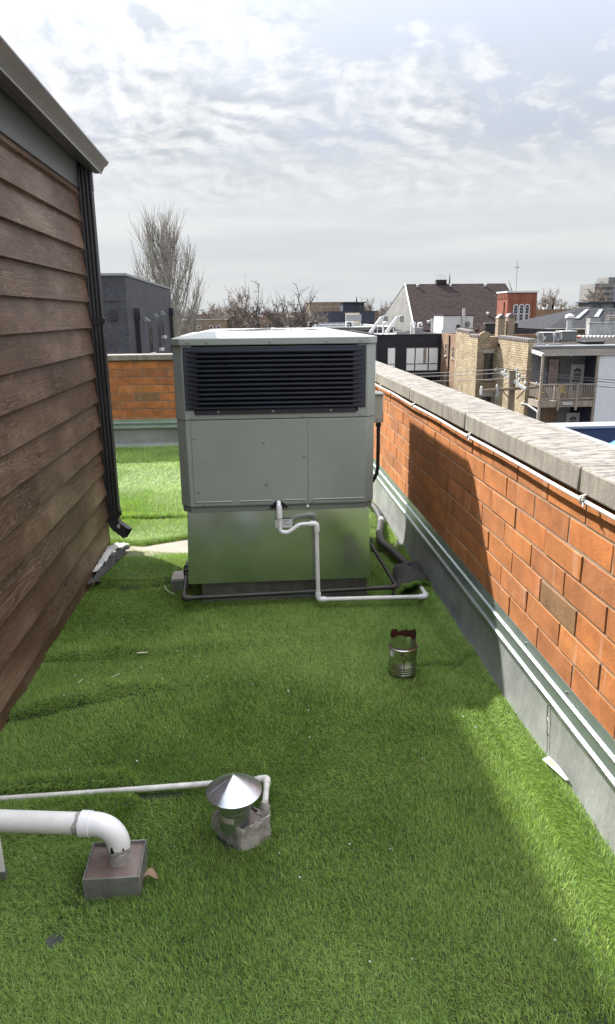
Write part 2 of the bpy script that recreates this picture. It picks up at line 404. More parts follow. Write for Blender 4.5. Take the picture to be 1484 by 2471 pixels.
# mortar-red sealant bead down the board ends, corner trim behind the downspout
bead = MB()
for k in range(14):
    z1 = pz[k]; z0 = pz[k+1]
    bead.tube([(WX+.010, WY+.006, z1-.005), (WX+.001, WY+.010, (z0+z1)/2+.02), (WX+.012, WY+.006, z0+.006)], [.005, .008, .006], 6)
MB().box(-1.002, -.960, -3.45, WY+.138, 2.5522, 2.5552).build('gutter_shade_strip', 'trim_dark', pent)  # dark strip standing in for the shade under the gutter
bead.build('sealant_bead', 'caulk', pent)
MB().box(WX-.06, WX+.004, WY+.008, WY+.030, -.02, 2.44).build('corner_trim', 'torn_white_felt', pent)
MB().box(WX-.10, WX-.002, WY+.012, WY+.10, -.02, 2.44).build('corner_post', 'trim_dark', pent)
MB().box(WX-.008, WX+.012, -3.45, WY+.05, 2.449, 2.598).build('frieze_board', 'trim_gray', pent)
MB().box(WX-.5, -1.005, -3.45, WY+.09, 2.598, 2.612).build('soffit', 'trim_dark', pent)
MB().box(-1.022, -1.004, -3.45, WY+.09, 2.552, 2.645).build('fascia_board', 'trim_dark', pent)
MB().prism([(-5.6, 3.1), (-5.6, 3.0), (-1.0, 2.632), (-1.0, 2.660)], 'y', -3.5, WY+.10).build('roof', 'trim_dark', pent)
gp = [(-1.002, 2.63), (-1.002, 2.556), (-.955, 2.556), (-.947, 2.572), (-.935, 2.592), (-.917, 2.602), (-.912, 2.612), (-.905, 2.616), (-.905, 2.622), (-.918, 2.624)]
gut = MB().sheet(gp, 'y', -3.45, WY+.14, -.0025).build('gutter', 'gutter_bronze', pent)
MB().prism([(-1.0, 2.62), (-1.0, 2.557), (-.957, 2.557), (-.936, 2.594), (-.918, 2.602), (-.911, 2.618)], 'y', WY+.1405, WY+.1435).build('end_cap', 'gutter_bronze', gut)
MB().box(-.9585, -.9515, -3.45, WY+.138, 2.5490, 2.5535).build('drip_edge', 'gutter_edge', gut)
for o in pent.children_recursive:
    if o.name.split('.')[0] in ('gutter', 'end_cap', 'drip_edge', 'gutter_shade_strip', 'fascia_board', 'soffit', 'roof'):
        for v in o.data.vertices: v.co.z += .020*(.11-v.co.y)
for o in pent.children_recursive:
    if o.name.startswith('frieze'):
        for v in o.data.vertices:
            if v.co.z > 2.55: v.co.z += .018*(.11-v.co.y)
# downspout with pressed ribs
dx0, dx1, dy0, dy1 = -1.104, -1.008, WY+.022, WY+.100
prof = []
for k in range(13):
    t = k/12; prof.append((dx0+(dx1-dx0)*t, dy0+(.006 if k % 3 == 1 else 0)))
for k in range(13):
    t = k/12; prof.append((dx1-(.006 if k % 3 == 1 else 0), dy0+(dy1-dy0)*t) if 0 < k else (dx1, dy0))
prof += [(dx0, dy1)]
pp = []
for q in prof:
    if not pp or (abs(q[0]-pp[-1][0])+abs(q[1]-pp[-1][1])) > 1e-5: pp.append(q)
MB().box(WX-.06, -1.004, WY+.052, WY+.098, 2.44, 2.61).build('eave_return', 'trim_dark', pent)
dsp = MB().prism(pp, 'z', .235, 2.600).build('downspout', 'trim_dark', pent, smooth=20)
for zc in (1.62, .275):
    sb = MB().box(dx0-.03, dx1+.007, dy0-.007, dy0-.002, zc-.022, zc+.022).box(dx1+.002, dx1+.008, dy0-.006, dy1, zc-.022, zc+.022)
    sb.box(dx1+.004, dx1+.022, dy0-.012, dy0+.012, zc-.016, zc+.016)
    sb.build('strap', 'trim_dark', dsp)
# elbow kicking out over the turf
el = MB(); seg = []
for k in range(7):
    a = R(62)*k/6; seg.append(Vector((-1.056+.085*(1-math.cos(a)), dy0+.035-.03*(1-math.cos(a)), .235-.085*math.sin(a))))
dirv = (seg[-1]-seg[-2]).normalized(); seg.append(seg[-1]+dirv*.075)
for i, p in enumerate(seg):
    d = (seg[min(i+1, len(seg)-1)]-seg[max(i-1, 0)]).normalized(); yv = Vector((0, 1, 0)); yv = (yv-d*yv.dot(d)).normalized(); xv = yv.cross(d)
    w = .037+(.003 if i % 2 else 0)
    for (u, v) in ((-1, -1), (0, -.86), (1, -1), (1, 1), (-1, 1)): el.v.append(tuple(p+xv*u*w+yv*v*.036))
for i in range(len(seg)-1):
    for k in range(5):
        a = i*5+k; c_ = i*5+(k+1) % 5; el.f.append((a, c_, c_+5, a+5))
el.build('elbow', 'trim_dark', dsp, smooth=20)
MB().obox((-1.005, dy0+.0, .175), (.04, .03, .03), Matrix.Rotation(.6, 3, 'Y')).build('bracket', 'pvc_dirty', dsp, bevel=.004)
# torn membrane at the foot of the corner
def crumple(name, poly, zf, m, parent, n=14, seed=0):
    r_ = random.Random(seed); xs = [p[0] for p in poly]; ys = [p[1] for p in poly]
    bm = MB(); x0, x1, y0, y1 = min(xs), max(xs), min(ys), max(ys)
    def ins(x, y):
        c_ = False
        for i in range(len(poly)):
            (ax, ay), (bx, by) = poly[i], poly[i-1]
            if (ay > y) != (by > y) and x < (bx-ax)*(y-ay)/(by-ay)+ax: c_ = not c_
        return c_
    idx = {}
    for i in range(n+1):
        for j in range(n*2+1):
            x = x0+(x1-x0)*i/n; y = y0+(y1-y0)*j/(2*n)
            if ins(x, y):
                idx[i, j] = len(bm.v); bm.v.append((x+r_.uniform(-.005, .005), y+r_.uniform(-.006, .006), zf(x, y)+r_.uniform(0, .012)))
    for (i, j) in list(idx):
        q = [(i, j), (i+1, j), (i+1, j+1), (i, j+1)]
        if all(k in idx for k in q): bm.f.append(tuple(idx[k] for k in q))
    return bm.build(name, m, parent, smooth=60)
crumple('torn_flashing', [(-1.088, 4.42), (-1.055, 4.48), (-1.03, 4.98), (-.94, 5.13), (-1.0, 5.15), (-1.06, 5.10), (-1.088, 5.0)], lambda x, y: .012+max(0, (-1.0-x))*.35, 'torn_white_felt', pent, seed=1)
crumple('torn_felt', [(-1.09, 4.22), (-1.02, 4.30), (-.965, 4.70), (-.93, 5.05), (-1.0, 5.06), (-1.045, 4.75), (-1.07, 4.5)], lambda x, y: .022+max(0, (-1.0-x))*.12, 'torn_black_felt', pent, seed=2)

# ================================================================== brick parapets
BL, BH, J = .313, .1003, .010
def brick_mesh(L, H, D, axis):
    c = .0018; s = MB(); a, h = L/2, H/2
    # face towards -axis proud, chamfered arris
    f = [(-a+c, -h+c, -D/2), (a-c, -h+c, -D/2), (a-c, h-c, -D/2), (-a+c, h-c, -D/2)]
    g = [(-a, -h, -D/2+c), (a, -h, -D/2+c), (a, h, -D/2+c), (-a, h, -D/2+c)]
    k = [(-a, -h, D/2), (a, -h, D/2), (a, h, D/2), (-a, h, D/2)]
    pts = f+g+k
    vs_ = [(p[2], p[0], p[1]) for p in pts] if axis == 'x' else [(p[0], p[2], p[1]) for p in pts]
    fs = [(0, 1, 2, 3)]+[(i, 4+i, 4+(i+1) % 4, (i+1) % 4) for i in range(4)]+[(4+i, 8+i, 8+(i+1) % 4, 4+(i+1) % 4) for i in range(4)]+[(11, 10, 9, 8)]
    s.add(vs_, fs)
    s.v = [tuple(c_+(rnd.uniform(-.0016, .0016) if i < 8 else 0) for c_ in v) for i, v in enumerate(s.v)]
    me = s.mesh('brick', smooth=0); bm = bmesh.new(); bm.from_mesh(me); bmesh.ops.recalc_face_normals(bm, faces=bm.faces); bm.to_mesh(me); bm.free()
    return me
TOPZ = 1.070
def brick_run(parent, axis, face, lo, hi, phase, top, rows, bottom):
    D = .06; meshes = {}
    for r_i in range(rows):
        zt = top-r_i*BH; zb = max(bottom, zt-BH)
        if zt-zb < .03: continue
        h = zt-zb-J; zc = (zt+zb-J)/2+J*.0+.0
        off = phase+(BL/3 if r_i % 2 else 0)+[.0, .012, -.01, .006, -.006, .01, -.012, 0][r_i % 8]
        k0 = math.floor((lo-off)/BL)
        for k in range(k0, k0+200):
            a = max(lo, off+k*BL); e = min(hi, off+(k+1)*BL)
            if a >= hi-1e-4: break
            L = e-a-J
            if L < .02: continue
            key = (round(L, 3), round(h, 3))
            dun = ((axis == 'x' and r_i == 4 and abs((a+e)/2-2.335) < .14) or (axis == 'y' and r_i == 4 and abs((a+e)/2+1.34) < .14))
            key = key+(dun, rnd.randint(0, 4) if L > .25 else 0)
            if key not in meshes:
                me = brick_mesh(key[0], key[1], D, axis); me.materials.append(MATS['dun_brick' if dun else 'orange_brick']); meshes[key] = me
            m = (a+e)/2; dep = face+D/2+rnd.uniform(-.0018, .0018)
            loc = (dep, m, zc) if axis == 'x' else (m, dep, zc)
            t = rnd.uniform(-.0022, .0022)
            inst('brick', meshes[key], parent, loc, (0, 0, 0) if abs(t) < .001 else ((t, 0, 0) if axis == 'x' else (0, t, 0)))
def coping_stones(parent, axis, joints, c0, c1, z0, z1):
    for a, e in zip(joints[:-1], joints[1:]):
        if axis == 'x': s = MB().box(c0, c1, a+.004, e-.004, z0, z1)
        else: s = MB().box(a+.004, e-.004, c0, c1, z0, z1)
        s.build('coping_stone', 'coping_concrete', parent, bevel=.009, seg=2)
    f = MB()
    for a in joints[1:-1]:
        if axis == 'x': f.box(c0+.006, c1-.006, a-.0042, a+.0042, z0+.004, z1-.003)
        else: f.box(a-.0042, a+.0042, c0+.006, c1-.006, z0+.004, z1-.003)
    f.build('coping_joint', 'mortar', parent)
def wavy_sheet(name, axis, lo, hi, prof, m, parent, amp=.004, n=90, seed=3):
    """base flashing sheet: profile (offset, z) swept along the wall, gently buckled"""
    r_ = np.random.RandomState(seed); ph = r_.uniform(0, 6.28, 12); fr = r_.uniform(1.2, 9, 12)
    s = MB(); P = []
    for i in range(len(prof)-1):
        for k in range(4): t = k/4; P.append((prof[i][0]*(1-t)+prof[i+1][0]*t, prof[i][1]*(1-t)+prof[i+1][1]*t))
    P.append(prof[-1]); m_ = len(P)
    for i in range(n+1):
        u = lo+(hi-lo)*i/n
        for j, (o, z) in enumerate(P):
            w = sum(math.sin(fr[q]*u+ph[q]+z*3*(q % 3)) for q in range(12))/12
            w *= amp*math.sin(math.pi*min(1, max(0, j/(m_-1))))*2.2
            s.v.append((o-w, u, z) if axis == 'x' else (u, o-w, z))
    for i in range(n):
        for j in range(m_-1):
            a = i*m_+j; s.f.append((a, a+m_, a+m_+1, a+1) if axis == 'x' else (a, a+1, a+m_+1, a+m_))
    o = s.build(name, m, parent, smooth=60)
    sm = o.modifiers.new('thick', 'SOLIDIFY'); sm.thickness = .003; sm.offset = 0
    return o
RX = 1.080
par = thing('brick_parapet', (RX, 4.5, 0), 'orange brick parapet with stone coping running along the right side of the roof', 'wall')
MB().box(RX+.0042, 1.27, -1.2, 9.50, -.03, 1.074).build('wall_core', 'mortar', par)
brick_run(par, 'x', RX, .55, 9.262, 2.181, TOPZ, 8, .325)
coping_stones(par, 'x', [-1.2, -.41, .89, 2.187, 3.487, 4.79, 6.09, 7.39, 8.69, 9.60], 1.050, 1.318, 1.078, 1.166)
wavy_sheet('base_flashing', 'x', -1.0, 9.26, [(1.0725, .25), (1.072, .15), (1.066, .05), (1.057, .0), (1.054, -.034)], 'flashing_membrane', par, amp=.006)
cf = MB().sheet([(1.0775, .372), (1.0770, .325), (1.0690, .3205), (1.0685, .311), (1.0720, .308), (1.0720, .262), (1.0650, .2555), (1.0630, .232), (1.0650, .229)], 'y', -1.0, 9.26, .0022)
cfo = cf.build('counter_flashing', 'flashing_metal', par)
MB().prism([(1.0686, .3212), (1.0665, .3200), (1.0660, .3135), (1.0682, .3120)], 'y', -1.0, 9.255).build('bright_rib', 'galvanised_dull', cfo)
MB().prism([(1.0648, .2565), (1.0618, .2545), (1.0600, .2430), (1.0630, .2420)], 'y', -1.0, 9.255).build('bright_drip', 'galvanised_dull', cfo)
scr = MB().lathe([(.0055, 0), (.0055, .003), (.0035, .0048), (0, .0050)], (0, 0, 0), 8, axis=(-1, 0, 0)).mesh('screw'); scr.materials.append(MATS['screw_steel'])
for k in range(19): inst('screw', scr, par, (1.0755, 1.35+k*.405+rnd.uniform(-.03, .03), .348))
# a stain and pitch repair running down the flashing
crk = MB().tube([(1.064, 2.30, .23), (1.063, 2.293, .17), (1.064, 2.285, .13), (1.060, 2.262, .06), (1.04, 2.255, .02)], [.0026, .0018, .002, .0014, .0018], 6)
for k in range(2):
    z = .18-.06*k; crk.tube([(1.064, 2.296-.006*k, z), (1.063, 2.296-.006*k+rnd.choice((-1, 1))*.022, z-.006)], [.0022, .0012], 5)
crk.build('sealed_crack', 'lead_pan', par)

FY = 9.262
farp = thing('brick_parapet', (-1.4, FY, 0), 'low orange brick parapet closing the far end of the roof terrace', 'wall')
MB().box(-6.5, 1.05, FY+.0042, 9.49, -.03, 1.105).build('wall_core', 'mortar', farp)
brick_run(farp, 'y', FY, -3.4, 1.06, -1.516, 1.108, 8, .362)
coping_stones(farp, 'y', [-6.5, -4.7, -3.4, -2.1, -.8, .5, 1.045], FY-.03, 9.55, 1.112, 1.182)
wavy_sheet('base_flashing', 'y', -6.4, 1.04, [(FY-.012, .29), (FY-.012, .16), (FY-.018, .06), (FY-.04, .012), (FY-.10, -.015)], 'flashing_membrane', farp, amp=.012, seed=8)
c2 = MB().sheet([(FY-.0035, .372), (FY-.0045, .335), (FY-.02, .328), (FY-.021, .318), (FY-.016, .312), (FY-.016, .285), (FY-.03, .276), (FY-.033, .258)], 'x', -6.4, 1.04, .0022).build('counter_flashing', 'flashing_metal', farp)
MB().box(-6.4, 1.04, FY-.027, FY-.0215, .319, .332).build('bright_rib', 'galvanised_dull', c2)
MB().box(-6.4, 1.04, FY-.041, FY-.0345, .258, .280).build('bright_drip', 'galvanised_dull', c2)

# ------------------------------------------------------------------ white cable clipped under the right-hand coping
cab = thing('white_cable', (1.04, 4.5, 1.07), 'white cable tied along the underside of the right parapet coping', 'cable')
pts = []
for k in range(60):
    y = -.8+k*.17; pts.append((1.043+.003*math.sin(k*.9), y, 1.0675-.003*abs(math.sin(y*2.4))))
MB().tube(pts, .0068, 8).build('cable', 'cable_white', cab)
for y in (2.13, 3.37, 4.60, 5.86, 7.2):
    s = MB().tube([(1.050, y, 1.084), (1.034, y+.004, 1.079), (1.031, y, 1.064), (1.040, y-.003, 1.054), (1.05, y, 1.058)], .0045, 6)
    for q in range(6): s.lathe([(0, -.005), (.006, -.002), (.005, .003), (0, .005)], (1.040+rnd.uniform(-.004, .004), y+rnd.uniform(-.012, .012), 1.072+rnd.uniform(-.004, .008)), 6)
    s.build('tie', 'zip_tie', cab, smooth=60)
    MB().bar((1.036, y-.01, 1.062), (1.030, y-.022, 1.052), .004, .002).build('tie_tail', 'cable_white', cab)
# ================================================================== rooftop unit
UL, UR, UF, UB = -.432, .674, 3.930, 5.435
unit = thing('rooftop_unit', ((UL+UR)/2, (UF+UB)/2, 0), 'grey packaged rooftop air conditioner with navy louvers on a galvanised curb', 'air conditioner')
def chamf(x0, x1, y0, y1, c):
    return [(x0+c, y0), (x1-c, y0), (x1, y0+c), (x1, y1-c), (x1-c, y1), (x0+c, y1), (x0, y1-c), (x0, y0+c)]
MB().box(-.345, .651, 4.01, 5.36, -.03, .16).build('roof_curb', 'lead_pan', unit)
# galvanised curb skirt, slightly bulged
sk = MB(); nx, nz = 16, 8
def skirt_face(pa, pb, pc, pd, bul, nrm):
    base = len(sk.v); nrm = Vector(nrm)
    for i in range(nx+1):
        for j in range(nz+1):
            u, v = i/nx, j/nz
            p = (Vector(pa)*(1-u)+Vector(pb)*u)*(1-v)+(Vector(pd)*(1-u)+Vector(pc)*u)*v
            p += nrm*bul*math.sin(math.pi*u)*math.sin(math.pi*v)*(1+.4*math.sin(5*u+3*v))
            sk.v.append(tuple(p))
    for i in range(nx):
        for j in range(nz):
            a = base+i*(nz+1)+j; sk.f.append((a, a+nz+1, a+nz+2, a+1))
b0, b1 = .132, .572
A = (-.418, 3.942, b0); B_ = (.660, 3.942, b0); Cc = (.645, 3.962, b1); D_ = (-.402, 3.962, b1)
E_ = (.660, 5.42, b0); F_ = (.645, 5.40, b1); G_ = (-.418, 5.42, b0); H_ = (-.402, 5.40, b1)
skirt_face(A, B_, Cc, D_, 0, (0, -1, 0)); skirt_face(B_, E_, F_, Cc, 0, (1, 0, 0))
skirt_face(G_, A, D_, H_, 0, (-1, 0, 0)); skirt_face(E_, G_, H_, F_, .004, (0, 1, 0))
sko = sk.build('curb_skirt', 'galvanised_sheet', unit, smooth=0)
sm = sko.modifiers.new('thick', 'SOLIDIFY'); sm.thickness = .002; sm.offset = -1
MB().prism(chamf(UL+.006, UR-.006, UF+.006, UB-.006, .05), 'z', .5655, .600).build('base_rail', 'unit_paint_dark', unit, bevel=.003)
MB().prism(chamf(UL, UR, UF, UB, .052), 'z', .601, 1.0935).build('lower_cabinet', 'unit_paint', unit, bevel=.004)
# upper cabinet: four chamfered corner posts and rails around the coil openings
def post(cx, cy, sx, sy):
    pl = [(cx, cy+sy*.052), (cx+sx*.052, cy), (cx+sx*.105, cy), (cx+sx*.105, cy+sy*.012), (cx+sx*.058, cy+sy*.02), (cx+sx*.02, cy+sy*.058), (cx+sx*.012, cy+sy*.105), (cx, cy+sy*.105)]
    if sx*sy < 0: pl = pl[::-1]
    MB().prism(pl, 'z', 1.096, 1.4935).build('corner_post', 'unit_paint', unit, bevel=.003)
e = .003
post(UL-e, UF-e, 1, 1); post(UR+e, UF-e, -1, 1); post(UL-e, UB+e, 1, -1); post(UR+e, UB+e, -1, -1)
MB().box(UL+.10, UR-.10, UF-e, UF+.012, 1.0965, 1.128).build('lower_rail', 'unit_paint', unit, bevel=.003)
MB().box(UL+.03, UR-.03, UF+.16, UB-.1, 1.097, 1.485).build('coil_interior', 'unit_interior', unit)
fins = MB().box(UL+.06, UR-.06, UF+.080, UF+.090, 1.10, 1.485)
fo = fins.build('coil', 'coil_fins', unit)
tb = MB()
for k in range(9): tb.tube([(UL+.06, UF+.072, 1.125+k*.042), (UR-.06, UF+.072, 1.125+k*.042)], .004, 6)
tb.build('coil_tubes', 'unit_interior', fo)
# grille
GX0, GX1, GZ0, GZ1 = -.376, .615, 1.150, 1.488
gr = MB().box(GX0, GX0+.072, UF-.008, UF-.0045, GZ0, GZ1).box(GX1-.072, GX1, UF-.008, UF-.0045, GZ0, GZ1)
gr.box(GX0+.0725, GX1-.0725, UF-.0078, UF-.0045, GZ1-.022, GZ1-.0005).box(-.325, .562, UF-.0095, UF-.004, 1.124, 1.150)
gro = gr.build('louver_frame', 'louver_plastic', unit, bevel=.002)
ns = 13; pitch = (GZ1-GZ0-.012)/ns
for k in range(ns):
    zc = GZ1-.024-k*pitch*1.0
    x0, x1 = GX0+.018, GX1-.018; s = MB()
    pr = [(UF-.009, zc-.0125), (UF-.021, zc-.0085), (UF-.0250, zc-.004), (UF-.0235, zc+.0020), (UF-.009, zc+.0055), (UF+.018, zc+.0085), (UF+.018, zc+.0045)]
    # ends taper back to the frame
    def ring(x, f): return [(x, UF-.0085+(p[0]-UF+.0085)*f if p[0] < UF-.0085 else p[0], zc+(p[1]-zc)*(.35+.65*f)) for p in pr]
    rings = [ring(x0, .05), ring(x0+.05, 1), ring(x1-.05, 1), ring(x1, .05)]; n = len(pr)
    vs_ = [v for r_ in rings for v in r_]; fs = [tuple(range(n-1, -1, -1)), tuple(range(3*n, 4*n))]
    for i in range(3):
        for j in range(n): fs.append((i*n+j, i*n+(j+1) % n, (i+1)*n+(j+1) % n, (i+1)*n+j))
    s.add(vs_, fs); s.build('louver_slat', 'louver_plastic', unit, smooth=50)
for k in range(7):
    x = GX0+.16+k*.112; MB().box(x-.0015, x+.0015, UF+.004, UF+.012, GZ0, GZ1-.02).build('louver_strut', 'louver_plastic', unit)
# panels on the lower front
MB().box(-.354, .2870, UF-.0035, UF-.0002, .607, 1.0885).build('access_panel', 'unit_paint', unit, bevel=.002)
MB().box(.2925, .6215, UF-.0035, UF-.0002, .607, 1.0885).build('access_panel', 'unit_paint', unit, bevel=.002)
for x0, x1 in ((-.345, -.145), (-.105, .085), (.145, .28), (.315, .61)):
    MB().prism([(UF-.0036, .624), (UF-.0075, .6275), (UF-.0075, .6305), (UF-.0036, .634)], 'x', x0, x1).build('pressed_rib', 'unit_paint', unit, bevel=.001)
MB().prism([(UF-.0005, .603), (UF-.0052, .603), (UF-.0052, .606), (UF-.0005, .606)], 'x', -.36, .63).build('panel_lip', 'unit_paint_dark', unit)
# drain knock-out
MB().prism([(.066, .585), (.180, .585), (.140, .621), (.128, .626), (.110, .626), (.100, .621)], 'y', UF-.0090, UF-.0078).build('drain_opening', 'unit_interior', unit)
# top pan
MB().prism(chamf(UL-.008, UR+.008, UF-.010, UB+.010, .05), 'z', 1.4945, 1.532).build('top_pan', 'unit_paint', unit, bevel=.005, seg=3)
tp = MB(); x0, x1, y0, y1 = UL-.002, UR+.002, UF-.004, UB+.004
rings = [((x0+.03, x1-.03, y0+.03, y1-.03), 1.5325), ((x0+.06, x1-.06, y0+.07, y1-.07), 1.5385), ((x0+.17, x1-.17, y0+.36, y1-.30), 1.5600), ((x0+.25, x1-.25, y0+.50, y1-.40), 1.5530)]
base = []
for (q, z) in rings:
    base.append(len(tp.v)); c_ = chamf(*q, .06); tp.v += [(p[0], p[1], z) for p in c_]
for i in range(3):
    for j in range(8): tp.f.append((base[i]+j, base[i]+(j+1) % 8, base[i+1]+(j+1) % 8, base[i+1]+j))
tp.f.append(tuple(base[3]+j for j in range(8)))
tpo = tp.build('top_cover', 'unit_top_paint', unit, smooth=25)
fg = MB()
cx, cy = (UL+UR)/2, (UF+UB)/2+.02
for r_ in (.06, .12, .18, .24, .29): fg.tube([(cx+r_*math.cos(a*math.pi/18), cy+r_*math.sin(a*math.pi/18), 1.566-.01*r_/.3) for a in range(37)], .0025, 5, False)
for a in range(8): fg.tube([(cx, cy, 1.567), (cx+.30*math.cos(a*math.pi/4), cy+.30*math.sin(a*math.pi/4), 1.556)], .0022, 5)
fg.build('fan_guard', 'screw_steel', tpo)
sl = MB()
for sx in (-1, 1):
    for k in range(16):
        y = UF+.14+k*.02; x = cx+sx*(.42-.004*k); sl.box(x-.012, x+.012, y-.003, y+.003, 1.5405+k*.0006, 1.5420+k*.0006)
sl.build('vent_slots', 'unit_interior', tpo)
# screws
sc2 = MB().lathe([(.0075, 0), (.0075, .0015), (.0050, .0018), (.0050, .0045), (.0042, .0052), (0, .0052)], (0, 0, 0), 6, axis=(0, -1, 0)).mesh('screw'); sc2.materials.append(MATS['screw_steel'])
for (x, z, y) in [(-.345, 1.511, -.0105), (-.245, 1.511, -.0105), (.095, 1.511, -.0105), (.40, 1.511, -.0105), (.585, 1.511, -.0105), (-.345, 1.105, -.0035), (.085, 1.105, -.0035), (.26, 1.108, -.0035), (.59, 1.108, -.0035),
                  (-.338, .995, -.004), (.045, .965, -.004), (.270, .885, -.004), (.055, .725, -.004), (-.330, .690, -.004), (-.30, .612, -.004), (-.055, .614, -.004), (.262, .614, -.004), (.318, .616, -.004), (.60, .612, -.004),
                  (.10, 1.137, -.0095), (.42, 1.137, -.0095), (-.20, 1.137, -.0095)]:
    inst('screw', sc2, unit, (x, UF+y, z))
MB().lathe([(.009, 0), (.009, .003), (.005, .006), (0, .0065)], (.287, UF-.001, .588), 10, axis=(0, -1, 0)).build('plug', 'pvc_white', unit)
# sticker on the skirt
st = MB().box(.098, .197, 3.9325, 3.9335, .462, .512).build('sticker', 'label_paper', unit)
pr = MB()
for (x0, x1, z) in ((.146, .176, .504), (.148, .168, .496), (.148, .152, .488), (.150, .184, .481)):
    x = x0
    while x < x1: w = rnd.uniform(.002, .005); pr.box(x, x+w, 3.9318, 3.9323, z-.0016, z+.0016); x += w+.0012
pr.build('print', 'ink', st)
# ------------------------------------------------------------------ electrical box and conduit
eb = thing('electrical_box', (.775, 4.66, .95), 'beige electrical disconnect box on the right flank of the rooftop unit', 'electrical box')
MB().box(.690, .838, 4.60, 4.74, .958, 1.140).build('enclosure', 'box_beige', eb, bevel=.006)
MB().box(.684, .842, 4.588, 4.745, 1.1405, 1.152).build('rain_lid', 'box_beige', eb, bevel=.003)
MB().lathe([(.015, 0), (.015, .002), (.010, .0025), (0, .0025)], (.806, 4.5995, .99), 14, axis=(0, -1, 0)).build('knockout', 'box_beige', eb)
MB().tube(fillet([(.815, 4.64, .958), (.815, 4.64, .60), (.74, 4.66, .50), (.68, 4.68, .45)], .09), .0125, 10).build('conduit', 'rubber_black', eb)
MB().tube(fillet([(.775, 4.66, .958), (.77, 4.66, .90), (.70, 4.70, .80), (.66, 4.72, .76)], .06), .0125, 10).build('conduit', 'rubber_black', eb)
MB().lathe([(.019, 0), (.019, .012), (.016, .02), (.016, .03)], (.815, 4.64, .930), 10).build('conduit_fitting', 'rubber_black', eb)

# ------------------------------------------------------------------ PVC condensate drain
dr = thing('condensate_drain', (.34, 3.84, 0), 'white plastic drain pipe with a trap below the unit, running right along the turf', 'pipe')
py_ = 3.862; pr_ = .0125
trap = fillet([(.121, py_, .625), (.121, py_, .502), (.121, py_-.001, .458), (.178, py_-.003, .445), (.212, py_-.003, .488), (.330, py_-.004, .503), (.334, py_-.004, .46), (.336, py_-.012, .052), (.40, 3.815, .050), (.972, 3.818, .050), (.975, 4.12, .052)], .055, 8)
MB().tube(fillet([(.120, 3.905, .622), (.120, 3.884, .622), (.121, py_+.002, .600), (.121, py_, .50), (.123, py_, .462), (.160, py_-.001, .452), (.192, py_-.002, .468), (.230, py_-.003, .500), (.328, py_-.004, .503)], .034, 7), pr_, 14).build('trap', 'pvc_white', dr)
MB().tube([(.331, py_-.004, .49), (.337, 3.842, .07)], pr_, 14).build('drop_pipe', 'pvc_aged', dr)
MB().tube([(.36, 3.838, .047), (.955, 3.818, .047)], pr_, 14).build('run_pipe', 'pvc_aged', dr)
MB().tube([(.975, 3.83, .047), (.972, 4.20, .050)], pr_, 14).build('return_pipe', 'pvc_aged', dr)
def elbow(a, b, c_, r_=.0165, rad=.022):
    MB().tube(fillet([a, b, c_], rad, 8), r_, 14).build('elbow', 'pvc_white', dr)
elbow((.293, py_-.004, .5035), (.3315, py_-.004, .503), (.3325, py_-.005, .458))
elbow((.3365, 3.843, .090), (.337, 3.840, .047), (.382, 3.838, .047))
elbow((.930, 3.819, .047), (.974, 3.818, .047), (.975, 3.86, .047))
MB().tube([(.1205, 3.868, .612), (.121, py_, .585), (.1213, py_, .541)], [.0165, .0168, .0165], 14).build('coupling', 'pvc_white', dr)
pt = MB()
for k in range(3): pt.box(.1195, .1225, py_-.0132, py_-.0127, .530-.018*k, .537-.018*k)
for k in range(9): pt.box(.240+k*.005, .243+k*.005, py_-.0166, py_-.0161, .4985+.0004*k, .502+.0004*k)
pt.build('print', 'ink', dr)
# ------------------------------------------------------------------ black gas pipe wrapping the curb
gs = thing('gas_pipe', (.2, 3.91, .05), 'black iron gas pipe bent round the foot of the rooftop unit', 'pipe')
MB().tube([(-.437, 3.897, .062), (.812, 3.948, .062)], .0135, 12).build('front_run', 'black_pipe', gs)
MB().tube([(-.445, 3.905, .064), (-.443, 4.13, .140)], .0130, 12).build('left_run', 'black_pipe', gs)
MB().tube([(.820, 3.955, .064), (.728, 4.45, .20)], .0115, 12).build('right_run', 'black_pipe', gs)
MB().tube(fillet([(-.405, 3.898, .062), (-.446, 3.896, .062), (-.445, 3.94, .076)], .02), .0185, 12).build('elbow', 'fitting_iron', gs)
MB().tube(fillet([(.788, 3.947, .062), (.822, 3.948, .062), (.815, 3.985, .073)], .02), .0180, 12).build('elbow', 'fitting_iron', gs)
for (y, z, r_) in ((4.10, .130, .017), (4.125, .140, .021), (4.145, .147, .018), (4.165, .154, .022)):
    MB().tube([(-.443, y-.007, z-.002), (-.443, y+.007, z+.003)], r_, 12).build('union', 'rubber_black', gs)
MB().tube(fillet([(-.443, 4.17, .156), (-.443, 4.22, .17), (-.41, 4.24, .17)], .03), .014, 10).build('tail', 'black_pipe', gs)
MB().tube([(.735, 4.43, .19), (.722, 4.48, .208)], .018, 10).build('union', 'fitting_iron', gs)
MB().tube([(.735, 4.45, .20), (.665, 4.47, .205)], .012, 10).build('tail', 'fitting_iron', gs)
blk = thing('support_block', (-.49, 4.31, 0), 'grey sleeper block under the black pipe at the left foot of the unit', 'block')
MB().box(-.555, -.440, 4.20, 4.36, -.02, .062).build('block', 'lead_pan', blk, bevel=.005)
MB().box(-.549, -.446, 4.206, 4.354, .0622, .066).build('sealant_top', 'pitch_sealant', blk)
